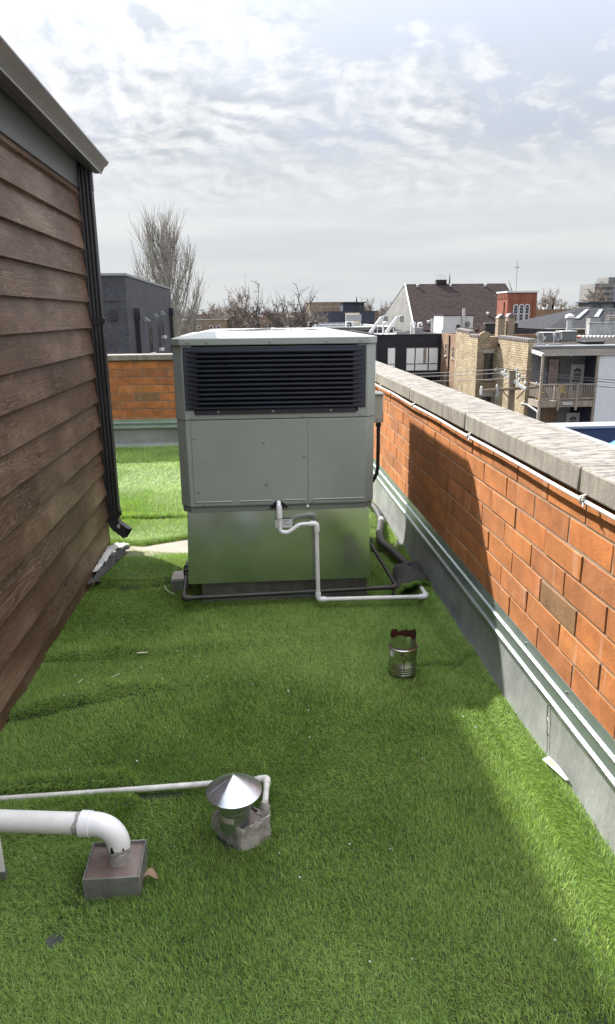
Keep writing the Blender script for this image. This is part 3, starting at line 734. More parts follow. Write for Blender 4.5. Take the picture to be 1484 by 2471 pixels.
# ------------------------------------------------------------------ black insulated hose between unit and parapet
hs = thing('insulated_hose', (.95, 5.0, 0), 'black insulated hose curving over the turf between unit and parapet', 'hose')
MB().tube(fillet([(.86, 6.3, .05), (1.005, 5.9, .05), (.995, 5.45, .05), (.902, 5.03, .048), (.888, 4.84, .048), (.93, 4.64, .05), (.975, 4.30, .055)], .18, 10), .027, 14).build('sleeve', 'rubber_black', hs)
MB().tube([(.990, 5.43, .05), (.984, 5.405, .05)], .0285, 14).build('tape', 'pvc_dirty', hs)
MB().tube([(.979, 5.38, .05), (.974, 5.365, .05)], .0285, 14).build('tape', 'pvc_dirty', hs)
rk = thing('pipe_stand', (.80, 5.55, 0), 'small beige stand on the turf behind the unit', 'stand')
MB().box(.70, .83, 5.46, 5.62, -.02, .055).build('base', 'box_beige', rk, bevel=.004)
MB().box(.79, .81, 5.52, 5.55, .055, .22).build('post', 'box_beige', rk, bevel=.002)

# ================================================================== turf: height field and pile
def wr(x, y, x0, y0, x1, y1, h0, h1, near, far):
    t = np.clip((x-x0)/(x1-x0), 0, 1); yc = y0+(y1-y0)*t; d = y-yc
    h = (h0+(h1-h0)*t)*np.where((x < x1), 1, np.exp(-((x-x1)/.12)**2))
    return h*np.where(d < 0, np.exp(-(d/near)**2), np.exp(-(d/far)**2))
def sst(a, b, x): t = np.clip((x-a)/(b-a), 0, 1); return t*t*(3-2*t)
SEAMS_FOLD_SHADE = [(-1.10, 2.752, -.66, 2.905, .011), (-1.10, 3.292, -.74, 3.292, .007), (-.66, 2.905, -.40, 2.965, .004), (-1.10, 1.733, -.44, 1.737, .010), (.76, 3.092, 1.04, 3.088, .009), (-1.10, 2.345, -.47, 2.338, .006), (-.30, 3.555, .30, 3.560, .003)]  # open seams, plus bare lines along the folds that imitate their under-shadow
def seam_d(x, y):
    # signed strength of the open joints and the bare fold-shade strips in the turf: 1 on the line, 0 outside
    r_ = np.zeros(np.shape(x))
    for (x0, y0, x1, y1, w) in SEAMS_FOLD_SHADE:
        t = np.clip((x-x0)/(x1-x0), 0, 1); yc = y0+(y1-y0)*t+.005*np.sin(21*x+y0*9); on = (x > x0-.01) & (x < x1+.01)
        ww = w*(.75+.5*np.sin(31*x+x0*7)**2)*np.where(x1 < 0, np.clip((x1-x)/.12, .15, 1), 1)
        r_ = np.maximum(r_, on*np.exp(-((y-yc)/ww)**2))
    return r_
def h_front(x, y):
    x = np.asarray(x, float); y = np.asarray(y, float)
    z = .0035*np.sin(3.1*x+1.2)*np.sin(2.3*y+.4)+.003*np.sin(6.3*x+2.1*y)+.002*np.sin(9*y-4*x)
    z = z+wr(x, y, -1.10, 2.79, -.62, 2.955, .066, .030, .032, .13)
    z = z+wr(x, y, -.70, 2.94, -.20, 3.01, .032, .010, .024, .10)*np.where(x > -.72, 1, 0)
    z = z+wr(x, y, -1.10, 3.335, -.75, 3.325, .052, .028, .024, .12)
    z = z+wr(x, y, -.75, 3.325, .40, 3.47, .028, .014, .024, .12)*np.where(x > -.76, 1, 0)
    z = z+wr(x, y, -.30, 3.62, .55, 3.60, .010, .006, .05, .10)*np.where(x > -.3, 1, 0)
    z = z*(.35+.65*sst(-1.10, -.93, x))
    # the two lips of turf cut open around the small white pipe
    fx = 1-sst(-.50, -.455, x+.02*np.sin(y*25))
    up = sst(2.240, 2.256, y)*(1-sst(2.295, 2.34, y)); lo = sst(2.02, 2.07, y)*(1-sst(2.176, 2.194, y))
    z = z+fx*(.058*up+.042*lo)-fx*.012*sst(2.205, 2.212, y)*(1-sst(2.228, 2.235, y))
    # seam and fold-shade lines and the curled edge along the parapet
    z = z-.020*seam_d(x, y)
    z = z+.008*np.exp(-((y-1.70)/.04)**2)*(1-sst(-.62, -.40, x))
    z = z+.010*np.exp(-((y-3.13)/.03)**2)*sst(.74, .80, x)
    e = 1.045-.016*np.sin(1.9*y)-.018*sst(3.1, 3.3, y)
    z = z+.052*sst(e-.085, e-.025, x)*(1+.25*np.sin(4*y))-.012*np.exp(-((x-e+.095)/.02)**2)
    # hole pressed in the pile, dips at the vents
    z = z-.02*np.exp(-(((x+.596)/.022)**2+((y-1.625)/.018)**2))
    return z
GW = .019      # pile height above the backing
EXC = []       # footprints where no pile grows: (x0,x1,y0,y1)
EXC += [(-.35, .655, 3.995, 5.37), (-.548, -.378, 1.758, 1.918), (-.556, -.438, 4.198, 4.362), (.70, .83, 5.46, 5.62)]
def inpoly(x, y, poly):
    c_ = np.zeros(x.shape, bool)
    for i in range(len(poly)):
        (ax, ay), (bx, by) = poly[i], poly[i-1]
        if ay == by: continue
        c_ ^= ((ay > y) != (by > y)) & (x < (bx-ax)*(y-ay)/(by-ay)+ax)
    return c_
def turf(label, poly, hf, zones, lean=(.35, -.15), seed=1, base_step=.03, name='turf_mat', drop=True):
    rs = np.random.RandomState(seed)
    P = np.array(poly); cx, cy = P.mean(0)
    root = thing(name, (cx, cy, 0), label, 'turf')
    x0, y0 = P.min(0); x1, y1 = P.max(0)
    # backing sheet
    nx_ = max(2, int((x1-x0)/base_step)); ny_ = max(2, int((y1-y0)/base_step))
    gx, gy = np.meshgrid(np.linspace(x0, x1, nx_+1), np.linspace(y0, y1, ny_+1), indexing='ij')
    ins = inpoly(gx, gy, poly); gz = hf(gx, gy)-GW*.8
    idx = -np.ones(gx.shape, int); idx[ins] = np.arange(ins.sum())
    vs_ = np.stack([gx[ins], gy[ins], gz[ins]], 1)-np.array([cx, cy, 0])
    q = ins[:-1, :-1] & ins[1:, :-1] & ins[1:, 1:] & ins[:-1, 1:]
    fs = np.stack([idx[:-1, :-1][q], idx[1:, :-1][q], idx[1:, 1:][q], idx[:-1, 1:][q]], 1)
    me = bpy.data.meshes.new('backing'); me.from_pydata(vs_.tolist(), [], fs.tolist()); me.update()
    me.materials.append(MATS['turf_backing']); ob = bpy.data.objects.new('backing', me); C.objects.link(ob); ob.parent = root
    so = ob.modifiers.new('thick', 'SOLIDIFY'); so.thickness = .008; so.offset = -1
    V = []; T = []; nv = 0
    for (zx0, zx1, zy0, zy1, dens, length, width, segs) in zones:
        n = int((zx1-zx0)*(zy1-zy0)*dens)
        x = rs.uniform(zx0, zx1, n); y = rs.uniform(zy0, zy1, n)
        k = inpoly(x, y, poly)
        for (a, b_, c_, d_) in EXC: k &= ~((x > a) & (x < b_) & (y > c_) & (y < d_))
        for (a, b_, r_) in HOLES: k &= (x-a)**2+(y-b_)**2 > r_*r_
        k &= ~((x < -.30) & (np.abs(y-2.217) < .017)) & ~(drop & (seam_d(x, y) > .42))
        if drop:      # the crevice in front of the small patch's edge
            dd = y-(4.262+.09*((x+.80)/.28)**2); k &= ~((x > -1.0) & (x < -.5) & (dd > -.016) & (dd < .004))
        x = x[k]; y = y[k]
        sl = np.hypot((hf(x+.004, y)-hf(x-.004, y))/.008, (hf(x, y+.004)-hf(x, y-.004))/.008)
        ex = np.minimum((sl*1.3+rs.rand(len(x))*.6).astype(int), 4)          # folds keep their pile density
        x = np.concatenate([x, np.repeat(x, ex)+rs.normal(0, .004, ex.sum())]); y = np.concatenate([y, np.repeat(y, ex)+rs.normal(0, .004, ex.sum())]); n = len(x)
        z = hf(x, y)-GW
        ee = .004; gxn = (hf(x+ee, y)-hf(x-ee, y))/(2*ee); gyn = (hf(x, y+ee)-hf(x, y-ee))/(2*ee)
        nn = np.stack([-gxn, -gyn, np.ones(n)], 1); nn /= np.linalg.norm(nn, axis=1)[:, None]
        # pile direction: a slow swirl plus tufts plus noise
        ang = 2.6+.9*np.sin(1.7*x+.8*y)+.7*np.sin(2.9*y-1.3*x+1)+.25*np.sin(13*x+5*y)*np.sin(11*y-3*x)+rs.normal(0, .85, n)
        tilt = np.clip(.88+.22*np.sin(2.1*y+x*1.5)+.28*np.sin(4.3*x-2.7*y+.5)*np.sin(3.1*y+1.9*x)+rs.normal(0, .26, n), .10, 1.45)
        L = length*rs.uniform(.65, 1.25, n)
        if drop:      # pile that was never trodden flat stands up: beside vents, pads, folds and walls, and in loose patches
            g = lambda a, b_, r_: np.exp(-((x-a)**2+(y-b_)**2)/(r_*r_))
            sd_ = 1.3*g(-.085, 2.0, .17)+1.1*g(-.46, 1.84, .16)+.8*g(.668, 3.03, .12)+.9*np.exp(-((x+1.08)/.10)**2)
            sd_ = sd_+1.2*(1-sst(-.50, -.42, x))*sst(2.0, 2.06, y)*(1-sst(2.30, 2.37, y))+.5*sst(.92, .98, x)
            sd_ = sd_+np.clip(.8*np.sin(2.3*x+1.1*y+.6)*np.sin(3.4*y-1.2*x+2.2)+.35*np.sin(7*x+3*y)*np.sin(6*y-4*x)-.12, 0, 1)
            sd_ = np.clip(sd_, 0, 1); tilt = tilt*(1-.45*sd_)
        dirh = np.stack([np.cos(ang), np.sin(ang), np.zeros(n)], 1)+np.array([lean[0], lean[1], 0])
        dirh -= nn*(dirh*nn).sum(1)[:, None]; dirh /= np.linalg.norm(dirh, axis=1)[:, None]
        side = np.cross(dirh, nn); tw = rs.normal(0, .6, n)[:, None]; side = side*np.cos(tw)+nn*np.sin(tw)*.6
        w = width*rs.uniform(.7, 1.2, n)[:, None]*.5
        p0 = np.stack([x, y, z], 1)
        t1 = (tilt*.45)[:, None]; t2 = np.minimum(tilt*1.35, 1.5)[:, None]
        if segs == 2:
            p1 = p0+(nn*np.cos(t1)+dirh*np.sin(t1))*(L*.55)[:, None]
            p2 = p1+(nn*np.cos(t2)+dirh*np.sin(t2))*(L*.55)[:, None]
            v = np.stack([p0-side*w, p0+side*w, p1-side*w, p1+side*w, p2], 1).reshape(-1, 3)
            i = nv+5*np.arange(n)[:, None]
            t = np.concatenate([i+np.array([0, 1, 3]), i+np.array([0, 3, 2]), i+np.array([2, 3, 4])], 0)
            nv += 5*n
        else:
            tm = tilt[:, None]; p2 = p0+(nn*np.cos(tm)+dirh*np.sin(tm))*L[:, None]
            v = np.stack([p0-side*w, p0+side*w, p2], 1).reshape(-1, 3)
            t = nv+3*np.arange(n)[:, None]+np.array([0, 1, 2]); nv += 3*n
        V.append(v); T.append(t)
    V = np.concatenate(V)-np.array([cx, cy, 0]); T = np.concatenate(T)
    tri_mesh('grass_pile', V, T, 'turf_pile', root)['kind'] = 'stuff'
    return root
def tri_mesh(name, V, T, m, parent):
    me = bpy.data.meshes.new(name); n = len(V); k = len(T)
    me.vertices.add(n); me.vertices.foreach_set('co', V.astype(np.float32).ravel())
    me.loops.add(3*k); me.loops.foreach_set('vertex_index', T.astype(np.int32).ravel())
    me.polygons.add(k); me.polygons.foreach_set('loop_start', np.arange(0, 3*k, 3, dtype=np.int32))
    me.polygons.foreach_set('use_smooth', np.ones(k, bool))
    me.update(calc_edges=True); me.materials.append(MATS[m])
    o = bpy.data.objects.new(name, me); C.objects.link(o); o.parent = parent; return o
HOLES = [(.668, 3.03, .066), (-.596, 1.625, .020)]
# pitch pocket of the capped vent (a diamond), kept free of pile
def diamond(x, y): return (np.abs(x+.085)+np.abs(y-2.010)) < .098
HOLES += [(-.085, 2.01, .082)]
turf('wide dark green artificial turf covering the shaded front of the roof', [(-1.095, .55), (1.052, .55), (1.052, 3.1), (1.03, 3.3), (1.035, 4.78), (.70, 4.78), (.67, 4.45), (-.30, 4.45), (-.60, 4.42), (-1.06, 4.42), (-1.09, 4.1)], h_front,
     [(-1.1, 1.06, .75, 1.30, 40000, .032, .0025, 2), (-1.1, 1.06, 1.30, 2.5, 104000, .0215, .0017, 2), (-1.1, 1.06, 2.5, 3.4, 84000, .0225, .0020, 2), (-1.1, 1.06, 3.4, 4.8, 66000, .024, .0024, 2)], seed=3)
def h_patch(x, y):
    z = .034+.006*np.sin(9*x)*np.sin(7*y)
    d = y-(4.262+.10*((x+.80)/.28)**2*.9)
    return (z*sst(-.005, .04, d)+.012*np.exp(-((d-.05)/.04)**2))*(1-.75*sst(4.70, 4.92, y))
turf('small curved patch of turf left of the unit, below the downspout', [(-1.03, 4.36), (-.96, 4.275), (-.88, 4.252), (-.73, 4.252), (-.60, 4.29), (-.50, 4.33), (-.44, 4.36), (-.425, 4.88), (-.50, 4.90), (-.70, 4.945), (-.84, 5.0), (-.93, 5.06), (-.955, 5.0), (-.975, 4.7), (-1.01, 4.5)], h_patch,
     [(-1.05, -.42, 4.24, 5.1, 66000, .029, .0026, 1)], lean=(.1, -.35), seed=5, drop=False)
def h_strip(x, y):
    yc = np.interp(x, [-1.3, -1.02, -.86, -.53, -.43], [5.20, 5.14, 5.10, 5.25, 5.30])
    d = y-yc
    return (.030*sst(-.01, .04, d)+.012*np.exp(-((d-.06)/.05)**2))*(1-sst(5.62, 5.84, y)*.75)+.003*np.sin(8*x+3*y)
turf('narrow strip of sunlit turf with a curled front edge beyond the downspout', [(-1.6, 5.30), (-1.3, 5.20), (-1.02, 5.13), (-.86, 5.095), (-.70, 5.16), (-.53, 5.245), (-.43, 5.29), (-.43, 5.84), (-1.6, 5.86)], h_strip,
     [(-1.6, -.43, 5.08, 5.88, 46000, .030, .003, 1)], lean=(.1, -.4), seed=6)
def h_far(x, y):
    x = np.asarray(x, float); y = np.asarray(y, float)
    return .014+.018*np.exp(-((y-5.90)/.05)**2)+.006*np.sin(2.2*x+1.7*y)+.004*np.sin(5*y)+.02*sst(9.10, 9.20, y)+.03*sst(1.0, 1.05, x)
turf('far turf sheet reaching back to the end parapet behind the unit', [(-3.4, 5.85), (-.40, 5.85), (-.40, 5.45), (.70, 5.45), (.70, 4.86), (.94, 4.84), (1.0, 4.92), (1.04, 5.0), (1.04, 9.205), (-3.4, 9.205)], h_far,
     [(-2.3, -.35, 5.84, 7.2, 30000, .031, .0038, 1), (-2.9, -.35, 7.2, 9.21, 20000, .032, .005, 1), (.66, 1.05, 4.84, 6.2, 40000, .030, .003, 1), (-.4, 1.05, 6.2, 9.2, 5000, .042, .006, 1)], lean=(.1, -.35), seed=8, base_step=.05)
# rolled scrap of turf, black woven backing outside, pile inside
roll = thing('turf_scrap', (.94, 4.1, 0), 'curled scrap of turf showing its black woven backing beside the drain pipe', 'turf')
rl = MB(); nu, nv_ = 14, 12; RP = {}
for i in range(nu+1):
    u = i/nu; c_ = Vector((.925+.060*u, 3.965+.43*u, .0)); wd = .130*(1-.28*u)*(1+.06*math.sin(9*u)); hg = .108*(1-.32*u)
    for j in range(nv_+1):
        a = math.pi*(j/nv_); a2 = -.25+a*1.16
        p = c_+Vector((-wd*math.cos(a2), -.05*math.cos(a2)*(1-u)-.02*math.sin(a2), max(-.0, hg*math.sin(a2))+.010*math.sin(7*u+3*a)+.006*math.sin(13*a+11*u)))
        RP[i, j] = len(rl.v); rl.v.append(tuple(p))
for i in range(nu):
    for j in range(nv_): rl.f.append((RP[i, j], RP[i+1, j], RP[i+1, j+1], RP[i, j+1]))
ro = rl.build('backing', 'woven_backing', roll, smooth=60)
so = ro.modifiers.new('thick', 'SOLIDIFY'); so.thickness = .005; so.offset = 0
def roll_pile():
    rs = np.random.RandomState(4); V = []; T = []
    vv = [Vector(v) for v in rl.v]
    for k in range(7000):
        i = 0 if rs.rand() < .7 else rs.randint(0, 5); u = rs.rand(); j = rs.rand()*nv_; j0 = min(int(j), nv_-1); f = j-j0; uu = u*(.35 if i == 0 else 1)
        p = (vv[RP[i, j0]]*(1-f)+vv[RP[i, j0+1]]*f)*(1-uu)+(vv[RP[i+1, j0]]*(1-f)+vv[RP[i+1, j0+1]]*f)*uu
        cen = Vector((.925+.06*i/nu, p.y, .02)); inn = (cen-p); inn.y = 0; inn.normalize()
        d = (inn*rs.uniform(.5, 1.0)+Vector((rs.normal(0, .35), -.55+rs.normal(0, .3), rs.normal(0, .3)-.1))).normalized()
        s_ = d.orthogonal().normalized()*.0014; L = rs.uniform(.022, .040)
        n = len(V); V += [p-s_, p+s_, p+d*L]; T.append((n, n+1, n+2))
    o = org(roll); tri_mesh('grass_pile', np.array([tuple(v-o) for v in V]), np.array(T), 'turf_pile', roll)['kind'] = 'stuff'
roll_pile()

# ================================================================== vents and small pipes on the turf
fl = thing('broken_flue', (.668, 3.03, 0), 'short round steel flue stub with a torn rusty top standing in the turf', 'flue')
fc = (.668, 3.03, 0)
prof = [(.0655, -.03)]
for k in range(4): z = .006+k*.012; prof += [(.0645, z-.005), (.0668, z-.002), (.0668, z+.002), (.0645, z+.005)]
prof += [(.0645, .095)]
MB().lathe(prof, fc, 36, caps=False).build('pipe', 'flue_steel', fl)
MB().lathe([(.0655, .092), (.0675, .094), (.0672, .128), (.0705, .131), (.0705, .136), (.0675, .139), (.0635, .1385), (.0635, .10)], fc, 36, caps=False).build('collar', 'flue_steel', fl)
jr = random.Random(5); jt = [jr.uniform(-.014, .014) for _ in range(48)]; jt = [(jt[k-1]+jt[k]+jt[(k+1) % 48])/4.2 for k in range(48)]
def torn(i, a):
    if i < 2: return 0
    k = int(a/(2*math.pi)*48) % 48
    return jt[k]-.004*math.sin(a)+.009*math.sin(3*a+1)-(.010 if (k % 9 == 4) else 0)
MB().lathe([(.0605, .10), (.0610, .150), (.0600, .196)], fc, 48, jit=torn, caps=False).build('torn_sleeve', 'flue_steel', fl, smooth=60)
MB().lathe([(.0590, .055), (.0592, .150), (.0588, .1965)], fc, 48, jit=torn, caps=False).build('rusty_inside', 'rust', fl, smooth=60)
MB().lathe([(.0615, .1385), (.0665, .1398), (.0615, .1425)], fc, 36, caps=False).build('rust_ring', 'rust', fl)
MB().lathe([(0, .06), (.058, .062), (.0585, .06)], fc, 24).build('flue_disc', 'unit_interior', fl)  # near-black disc closing the bore
MB().lathe([(.0065, 0), (.0065, .002), (.003, .003), (0, .003)], (.668-.017, 3.03-.0655, .118), 10, axis=(-.25, -.97, 0)).build('rusty_screw', 'rust', fl)
o = MB().prism([(fc[0]-.0025, .03), (fc[0]+.0025, .03), (fc[0]+.002, .092), (fc[0]-.002, .092)], 'y', fc[1], fc[1]+.0006).build('rust_streak', 'rust', fl); o.location = (-.008, -.0682, 0)
o = MB().prism([(fc[0]-.013, .098), (fc[0]+.013, .098), (fc[0]+.013, .127), (fc[0]-.013, .127)], 'y', fc[1], fc[1]+.0006).build('sticker', 'label_paper', fl)
o.rotation_euler = (0, 0, -1.1); o.location = (-.0605, -.0315, 0)

cv = thing('capped_vent', (-.10, 1.99, 0), 'galvanised vent with a conical rain cap on a crusted square base', 'vent')
vx, vy = -.104, 1.992
dm = MB(); rr = random.Random(9)
def pocket(half, z0, z1, jit, n=9):
    cs = [(-.182, 2.028), (-.086, 1.925), (.012, 1.990), (-.080, 2.098)]; pts = []
    cx_, cy_ = -.085, 2.01
    for i in range(4):
        a, b_ = cs[i], cs[(i+1) % 4]
        for k in range(n):
            t = k/n; pts.append((cx_+(a[0]+(b_[0]-a[0])*t-cx_)*half, cy_+(a[1]+(b_[1]-a[1])*t-cy_)*half))
    return pts
rings = [(1.03, -.03), (1.0, .012), (.98, .035), (.99, .052), (.93, .060), (.86, .056), (.82, .046)]
n = 36; bs_ = []
for (hf_, z) in rings:
    bs_.append(len(dm.v))
    for p in pocket(hf_, 0, 0, 0): dm.v.append((p[0]+rr.uniform(-.006, .006), p[1]+rr.uniform(-.006, .006), z+rr.uniform(-.008, .007)))
for i in range(len(rings)-1):
    for k in range(n): dm.f.append((bs_[i]+k, bs_[i]+(k+1) % n, bs_[i+1]+(k+1) % n, bs_[i+1]+k))
dm.build('pitch_pocket', 'cement_smear', cv, smooth=50)
MB().prism(pocket(.86, 0, 0, 0), 'z', .02, .0475).build('sealant_fill', 'pitch_sealant', cv)
MB().lathe([(.0500, .03), (.0500, .172), (.0485, .172)], (vx, vy, 0), 36).build('pipe', 'galvanised_dull', cv)
MB().lathe([(.0507, .095), (.0512, .098), (.0512, .104), (.0507, .107)], (vx, vy, 0), 36).build('swage', 'galvanised_dull', cv)
cap = MB(); nc = 48
for i, (r_, z) in enumerate([(0.0008, .2215), (.030, .2030), (.060, .1840), (.0905, .1640), (.0905, .1615), (.060, .1810), (.0008, .2190)]):
    for k in range(nc):
        a = 2*math.pi*k/nc; cap.v.append((vx+r_*math.cos(a), vy+r_*math.sin(a), z+(.0015 if (k in (31, 32)) and r_ > .01 else 0)))
for i in range(6):
    for k in range(nc): a = i*nc+k; b_ = i*nc+(k+1) % nc; cap.f.append((a, a+nc, b_+nc, b_))
cpo = cap.build('rain_cap', 'galvanised_cap', cv, smooth=30)
MB().bar((vx-.022, vy-.004, .2085), (vx-.086, vy-.022, .1675), .003, .0022).build('lap_seam', 'galvanised_dull', cpo)
rv = MB()
for (r_, a) in ((.03, 195), (.05, 195), (.07, 196), (.083, 195), (.055, 235), (.05, 300), (.07, 95)):
    rv.lathe([(.0022, 0), (.0016, .0018), (0, .002)], (vx+r_*math.cos(R(a)), vy+r_*math.sin(R(a)), .2215-.0635*r_/.1+.0002-.0005*r_/.1), 6)
rv.build('rivets', 'screw_steel', cpo)
for k in range(3):
    a = R(40+120*k); MB().bar((vx+.048*math.cos(a), vy+.048*math.sin(a), .150), (vx+.050*math.cos(a), vy+.050*math.sin(a), .190), .012, .002, (math.cos(a), math.sin(a), 0)).build('cap_leg', 'galvanised_dull', cv)
s = MB()
for k in range(9):
    a0, a1 = R(205+k*7), R(205+(k+1)*7); r_ = .0508
    s.add([(vx+r_*math.cos(a0), vy+r_*math.sin(a0), .072), (vx+r_*math.cos(a1), vy+r_*math.sin(a1), .072), (vx+r_*math.cos(a1), vy+r_*math.sin(a1), .094), (vx+r_*math.cos(a0), vy+r_*math.sin(a0), .094)], [(0, 1, 2, 3)])
s.build('sticker', 'box_beige', cv)

cp = thing('white_conduit', (-.5, 2.22, 0), 'thin white pipe crossing the turf and joining the capped vent base', 'pipe')
MB().tube(fillet([(-1.09, 2.213, .016), (-.6, 2.219, .018), (-.20, 2.224, .024), (.0, 2.224, .032)], .2), .0105, 12).build('run', 'pvc_dirty', cp)
MB().tube(fillet([(-.03, 2.224, .030), (.004, 2.224, .033), (.004, 2.185, .036)], .014), .0135, 12).build('elbow', 'pvc_dirty', cp)
MB().tube([(.004, 2.20, .035), (-.006, 2.035, .062)], .0105, 12).build('branch', 'pvc_dirty', cp)
MB().lathe([(.020, -.02), (.017, .0), (.018, .012), (.012, .024), (.010, .03)], (-.006, 2.035, .050), 10, jit=lambda i, a: .003*math.sin(5*a+i)).build('cement_collar', 'cement_smear', cp, smooth=60)

pv = thing('plastic_vent_pipe', (-.46, 1.84, 0), 'thick white plastic vent pipe bending down into a square metal pan', 'pipe')
pan = MB(); a, b_, c_, d_, z0, z1, t = -.546, -.380, 1.760, 1.916, -.02, .060, .004
pan.box(a, b_, c_, c_+t, z0, z1).box(a, b_, d_-t, d_, z0, z1).box(a, a+t, c_+t, d_-t, z0, z1).box(b_-t, b_, c_+t, d_-t, z0, z1)
pan.build('pan', 'lead_pan', pv, bevel=.0012, seg=1)
g = MB(); ng = 14
for i in range(ng+1):
    for j in range(ng+1):
        x = a+t+(b_-a-2*t)*i/ng; y = c_+t+(d_-c_-2*t)*j/ng; rr_ = math.hypot(x+.452, y-1.845)
        g.v.append((x, y, .047+.014*math.exp(-(rr_/.045)**2)+.002*math.sin(40*x)*math.sin(37*y)))
for i in range(ng):
    for j in range(ng): q = i*(ng+1)+j; g.f.append((q, q+ng+1, q+ng+2, q+1))
g.build('sealant_fill', 'pitch_sealant', pv, smooth=60)
ax = Vector((-.452, 1.845, 0)); dv = Vector((-.55, .075, 0)).normalized(); zc = .176
MB().tube([ax+Vector((0, 0, .045)), ax+Vector((.001, 0, .092))], [.036, .0325], 20).build('stub', 'cement_smear', pv)
arc = []
for k in range(11):
    t_ = k/10*math.pi/2; rad = .068
    arc.append(ax+Vector((0, 0, zc-rad))+Vector((0, 0, rad*math.sin(t_)))+dv*(rad*(1-math.cos(t_))))
MB().tube([ax+Vector((0, 0, .090))]+arc+[arc[-1]+dv*.012], .0350, 24).build('bend', 'pvc_white', pv)
h0 = arc[-1]+dv*.010
MB().tube([h0, h0+dv*.030], .0385, 24).build('hub', 'pvc_white', pv)
MB().tube([h0+dv*.012, h0+dv*.70], .0325, 24).build('run', 'pvc_aged', pv)
MB().lathe([(.0331, 0), (.0336, .004), (.0331, .016)], tuple(h0+dv*.031), 20, axis=tuple(dv), jit=lambda i, q: .004*math.sin(2*q+i)+.003*math.sin(5*q)).build('glue_smear', 'cement_smear', pv)
MB().lathe([(.0362, -.006), (.0366, .0), (.0360, .006)], tuple(ax+Vector((0, 0, .098))), 20, jit=lambda i, q: .004*math.sin(4*q)+.003*math.sin(7*q)).build('tar_ring', 'cement_smear', pv)
brk = MB()
for (th, hh, ww) in ((4.35, .030, .5), (5.3, .022, .35)):
    for k in range(6):
        u0 = th-ww/2+ww*k/6; u1 = th-ww/2+ww*(k+1)/6; r_ = .0356
        q0 = .098+.003*math.sin(k*3); q1 = q0+hh*math.sin(math.pi*(k+.5)/6)
        brk.add([tuple(ax+Vector((r_*math.cos(u0), r_*math.sin(u0), q0-.004))), tuple(ax+Vector((r_*math.cos(u1), r_*math.sin(u1), q0-.004))), tuple(ax+Vector((r_*math.cos(u1), r_*math.sin(u1), q1-.004))), tuple(ax+Vector((r_*math.cos(u0), r_*math.sin(u0), q1-.004)))], [(0, 1, 2, 3)])
brk.build('broken_hole', 'unit_interior', pv)
sup = h0+dv*.30
MB().box(sup.x-.028, sup.x+.022, sup.y-.034, sup.y-.026, -.02, .150).build('support_leg', 'pvc_aged', pv, bevel=.003)
MB().box(sup.x-.030, sup.x+.024, sup.y-.038, sup.y-.022, -.03, .018).build('support_foot', 'lead_pan', pv)

# ------------------------------------------------------------------ litter
pp_ = thing('paper_scrap', (1.045, 2.12, .04), 'white printed paper scrap with a yellow picture caught at the foot of the parapet', 'paper')
s = MB(); rowp = [(1.014, 2.195, .070), (1.026, 2.135, .074), (1.046, 2.070, .070)]; rowq = [(1.034, 2.190, .084), (1.046, 2.130, .084), (1.055, 2.065, .074)]
s.add(rowp+rowq, [(0, 1, 4, 3), (1, 2, 5, 4)]); po = s.build('sheet', 'label_paper', pp_)
mat('print_yellow', (.72, .40, .06), .6, var=.25, vs_=60)
L = lambda u, v: tuple(Vector(rowp[0])*(1-u)*(1-v)+Vector(rowp[1])*u*(1-v)+Vector(rowq[0])*(1-u)*v+Vector(rowq[1])*u*v+Vector((-.0004, 0, .0012)))
MB().add([L(.2, .18), L(.92, .18), L(.92, .85), L(.2, .85)], [(0, 1, 2, 3)]).build('picture', 'print_yellow', po)
lf = thing('dead_leaf', (-.355, 1.80, .012), 'curled brown dead leaf beside the square metal pan', 'leaf')
s = MB(); nl = 8
for i in range(nl+1):
    u = i/nl; w = .016*math.sin(math.pi*u)**.7
    for v in (-1, -.3, .4, 1): s.v.append((-.380+.05*u, 1.797+.012*math.sin(3*u)+w*v, .016+.014*v*v*math.sin(math.pi*u)+.006*math.sin(6*u)))
for i in range(nl):
    for j in range(3): q = i*4+j; s.f.append((q, q+4, q+5, q+1))
s.build('blade', 'dead_leaf', lf, smooth=60)
for (x, y, a, L_, lab, nm) in ((-.600, 3.30, .05, .052, 'short pale wood chip lying on the turf left of centre', 'wood_chip'), (-.840, 3.02, 1.2, .04, 'thin pale straw on the turf near the left wall fold', 'straw'), (-.680, 3.03, .8, .045, 'thin green-white straw right of the fold in the turf', 'straw')):
    q = thing(nm, (x, y, .015), lab, 'debris'); d = Vector((math.cos(a), math.sin(a), 0))*L_/2; c_ = Vector((x, y, .02+float(h_front(x, y))*.8))
    MB().bar(c_-d, c_+d, .009 if nm == 'wood_chip' else .0035, .002).build('sliver', 'straw', q)
q = thing('loose_wire', (-.56, 4.15, 0), 'thin pale wire curving out of the turf by the support block', 'wire')
MB().tube([(-.60, 4.245, .012), (-.585, 4.17, .024), (-.56, 4.12, .018), (-.52, 4.09, .012)], .0022, 6).build('strand', 'straw', q)
bh = thing('burnt_spot', (-.596, 1.625, 0), 'small dark hole burnt into the turf at bottom left', 'hole')
MB().lathe([(0, -.0135), (.012, -.0130), (.024, -.0115), (.027, -.016)], (-.596, 1.625, 0), 14, jit=lambda i, a: .0012*math.sin(4*a+i)).build('char', 'torn_black_felt', bh, smooth=60)
sp = MB(); rr = random.Random(12)
for k in range(46):
    x, y = rr.uniform(-.95, .95), rr.uniform(1.35, 3.8); r_ = rr.uniform(.0018, .0042)
    sp.lathe([(0, -r_*.6), (r_, -r_*.2), (r_*.9, r_*.3), (0, r_*.7)], (x, y, float(h_front(x, y))+.002), 5, jit=lambda i, a: r_*.3*math.sin(3*a+i))
tag(sp.build('grit', 'label_paper', None, (0, 2.5, 0)), 'tiny pale specks of grit scattered over the front turf', 'grit', kind='stuff')
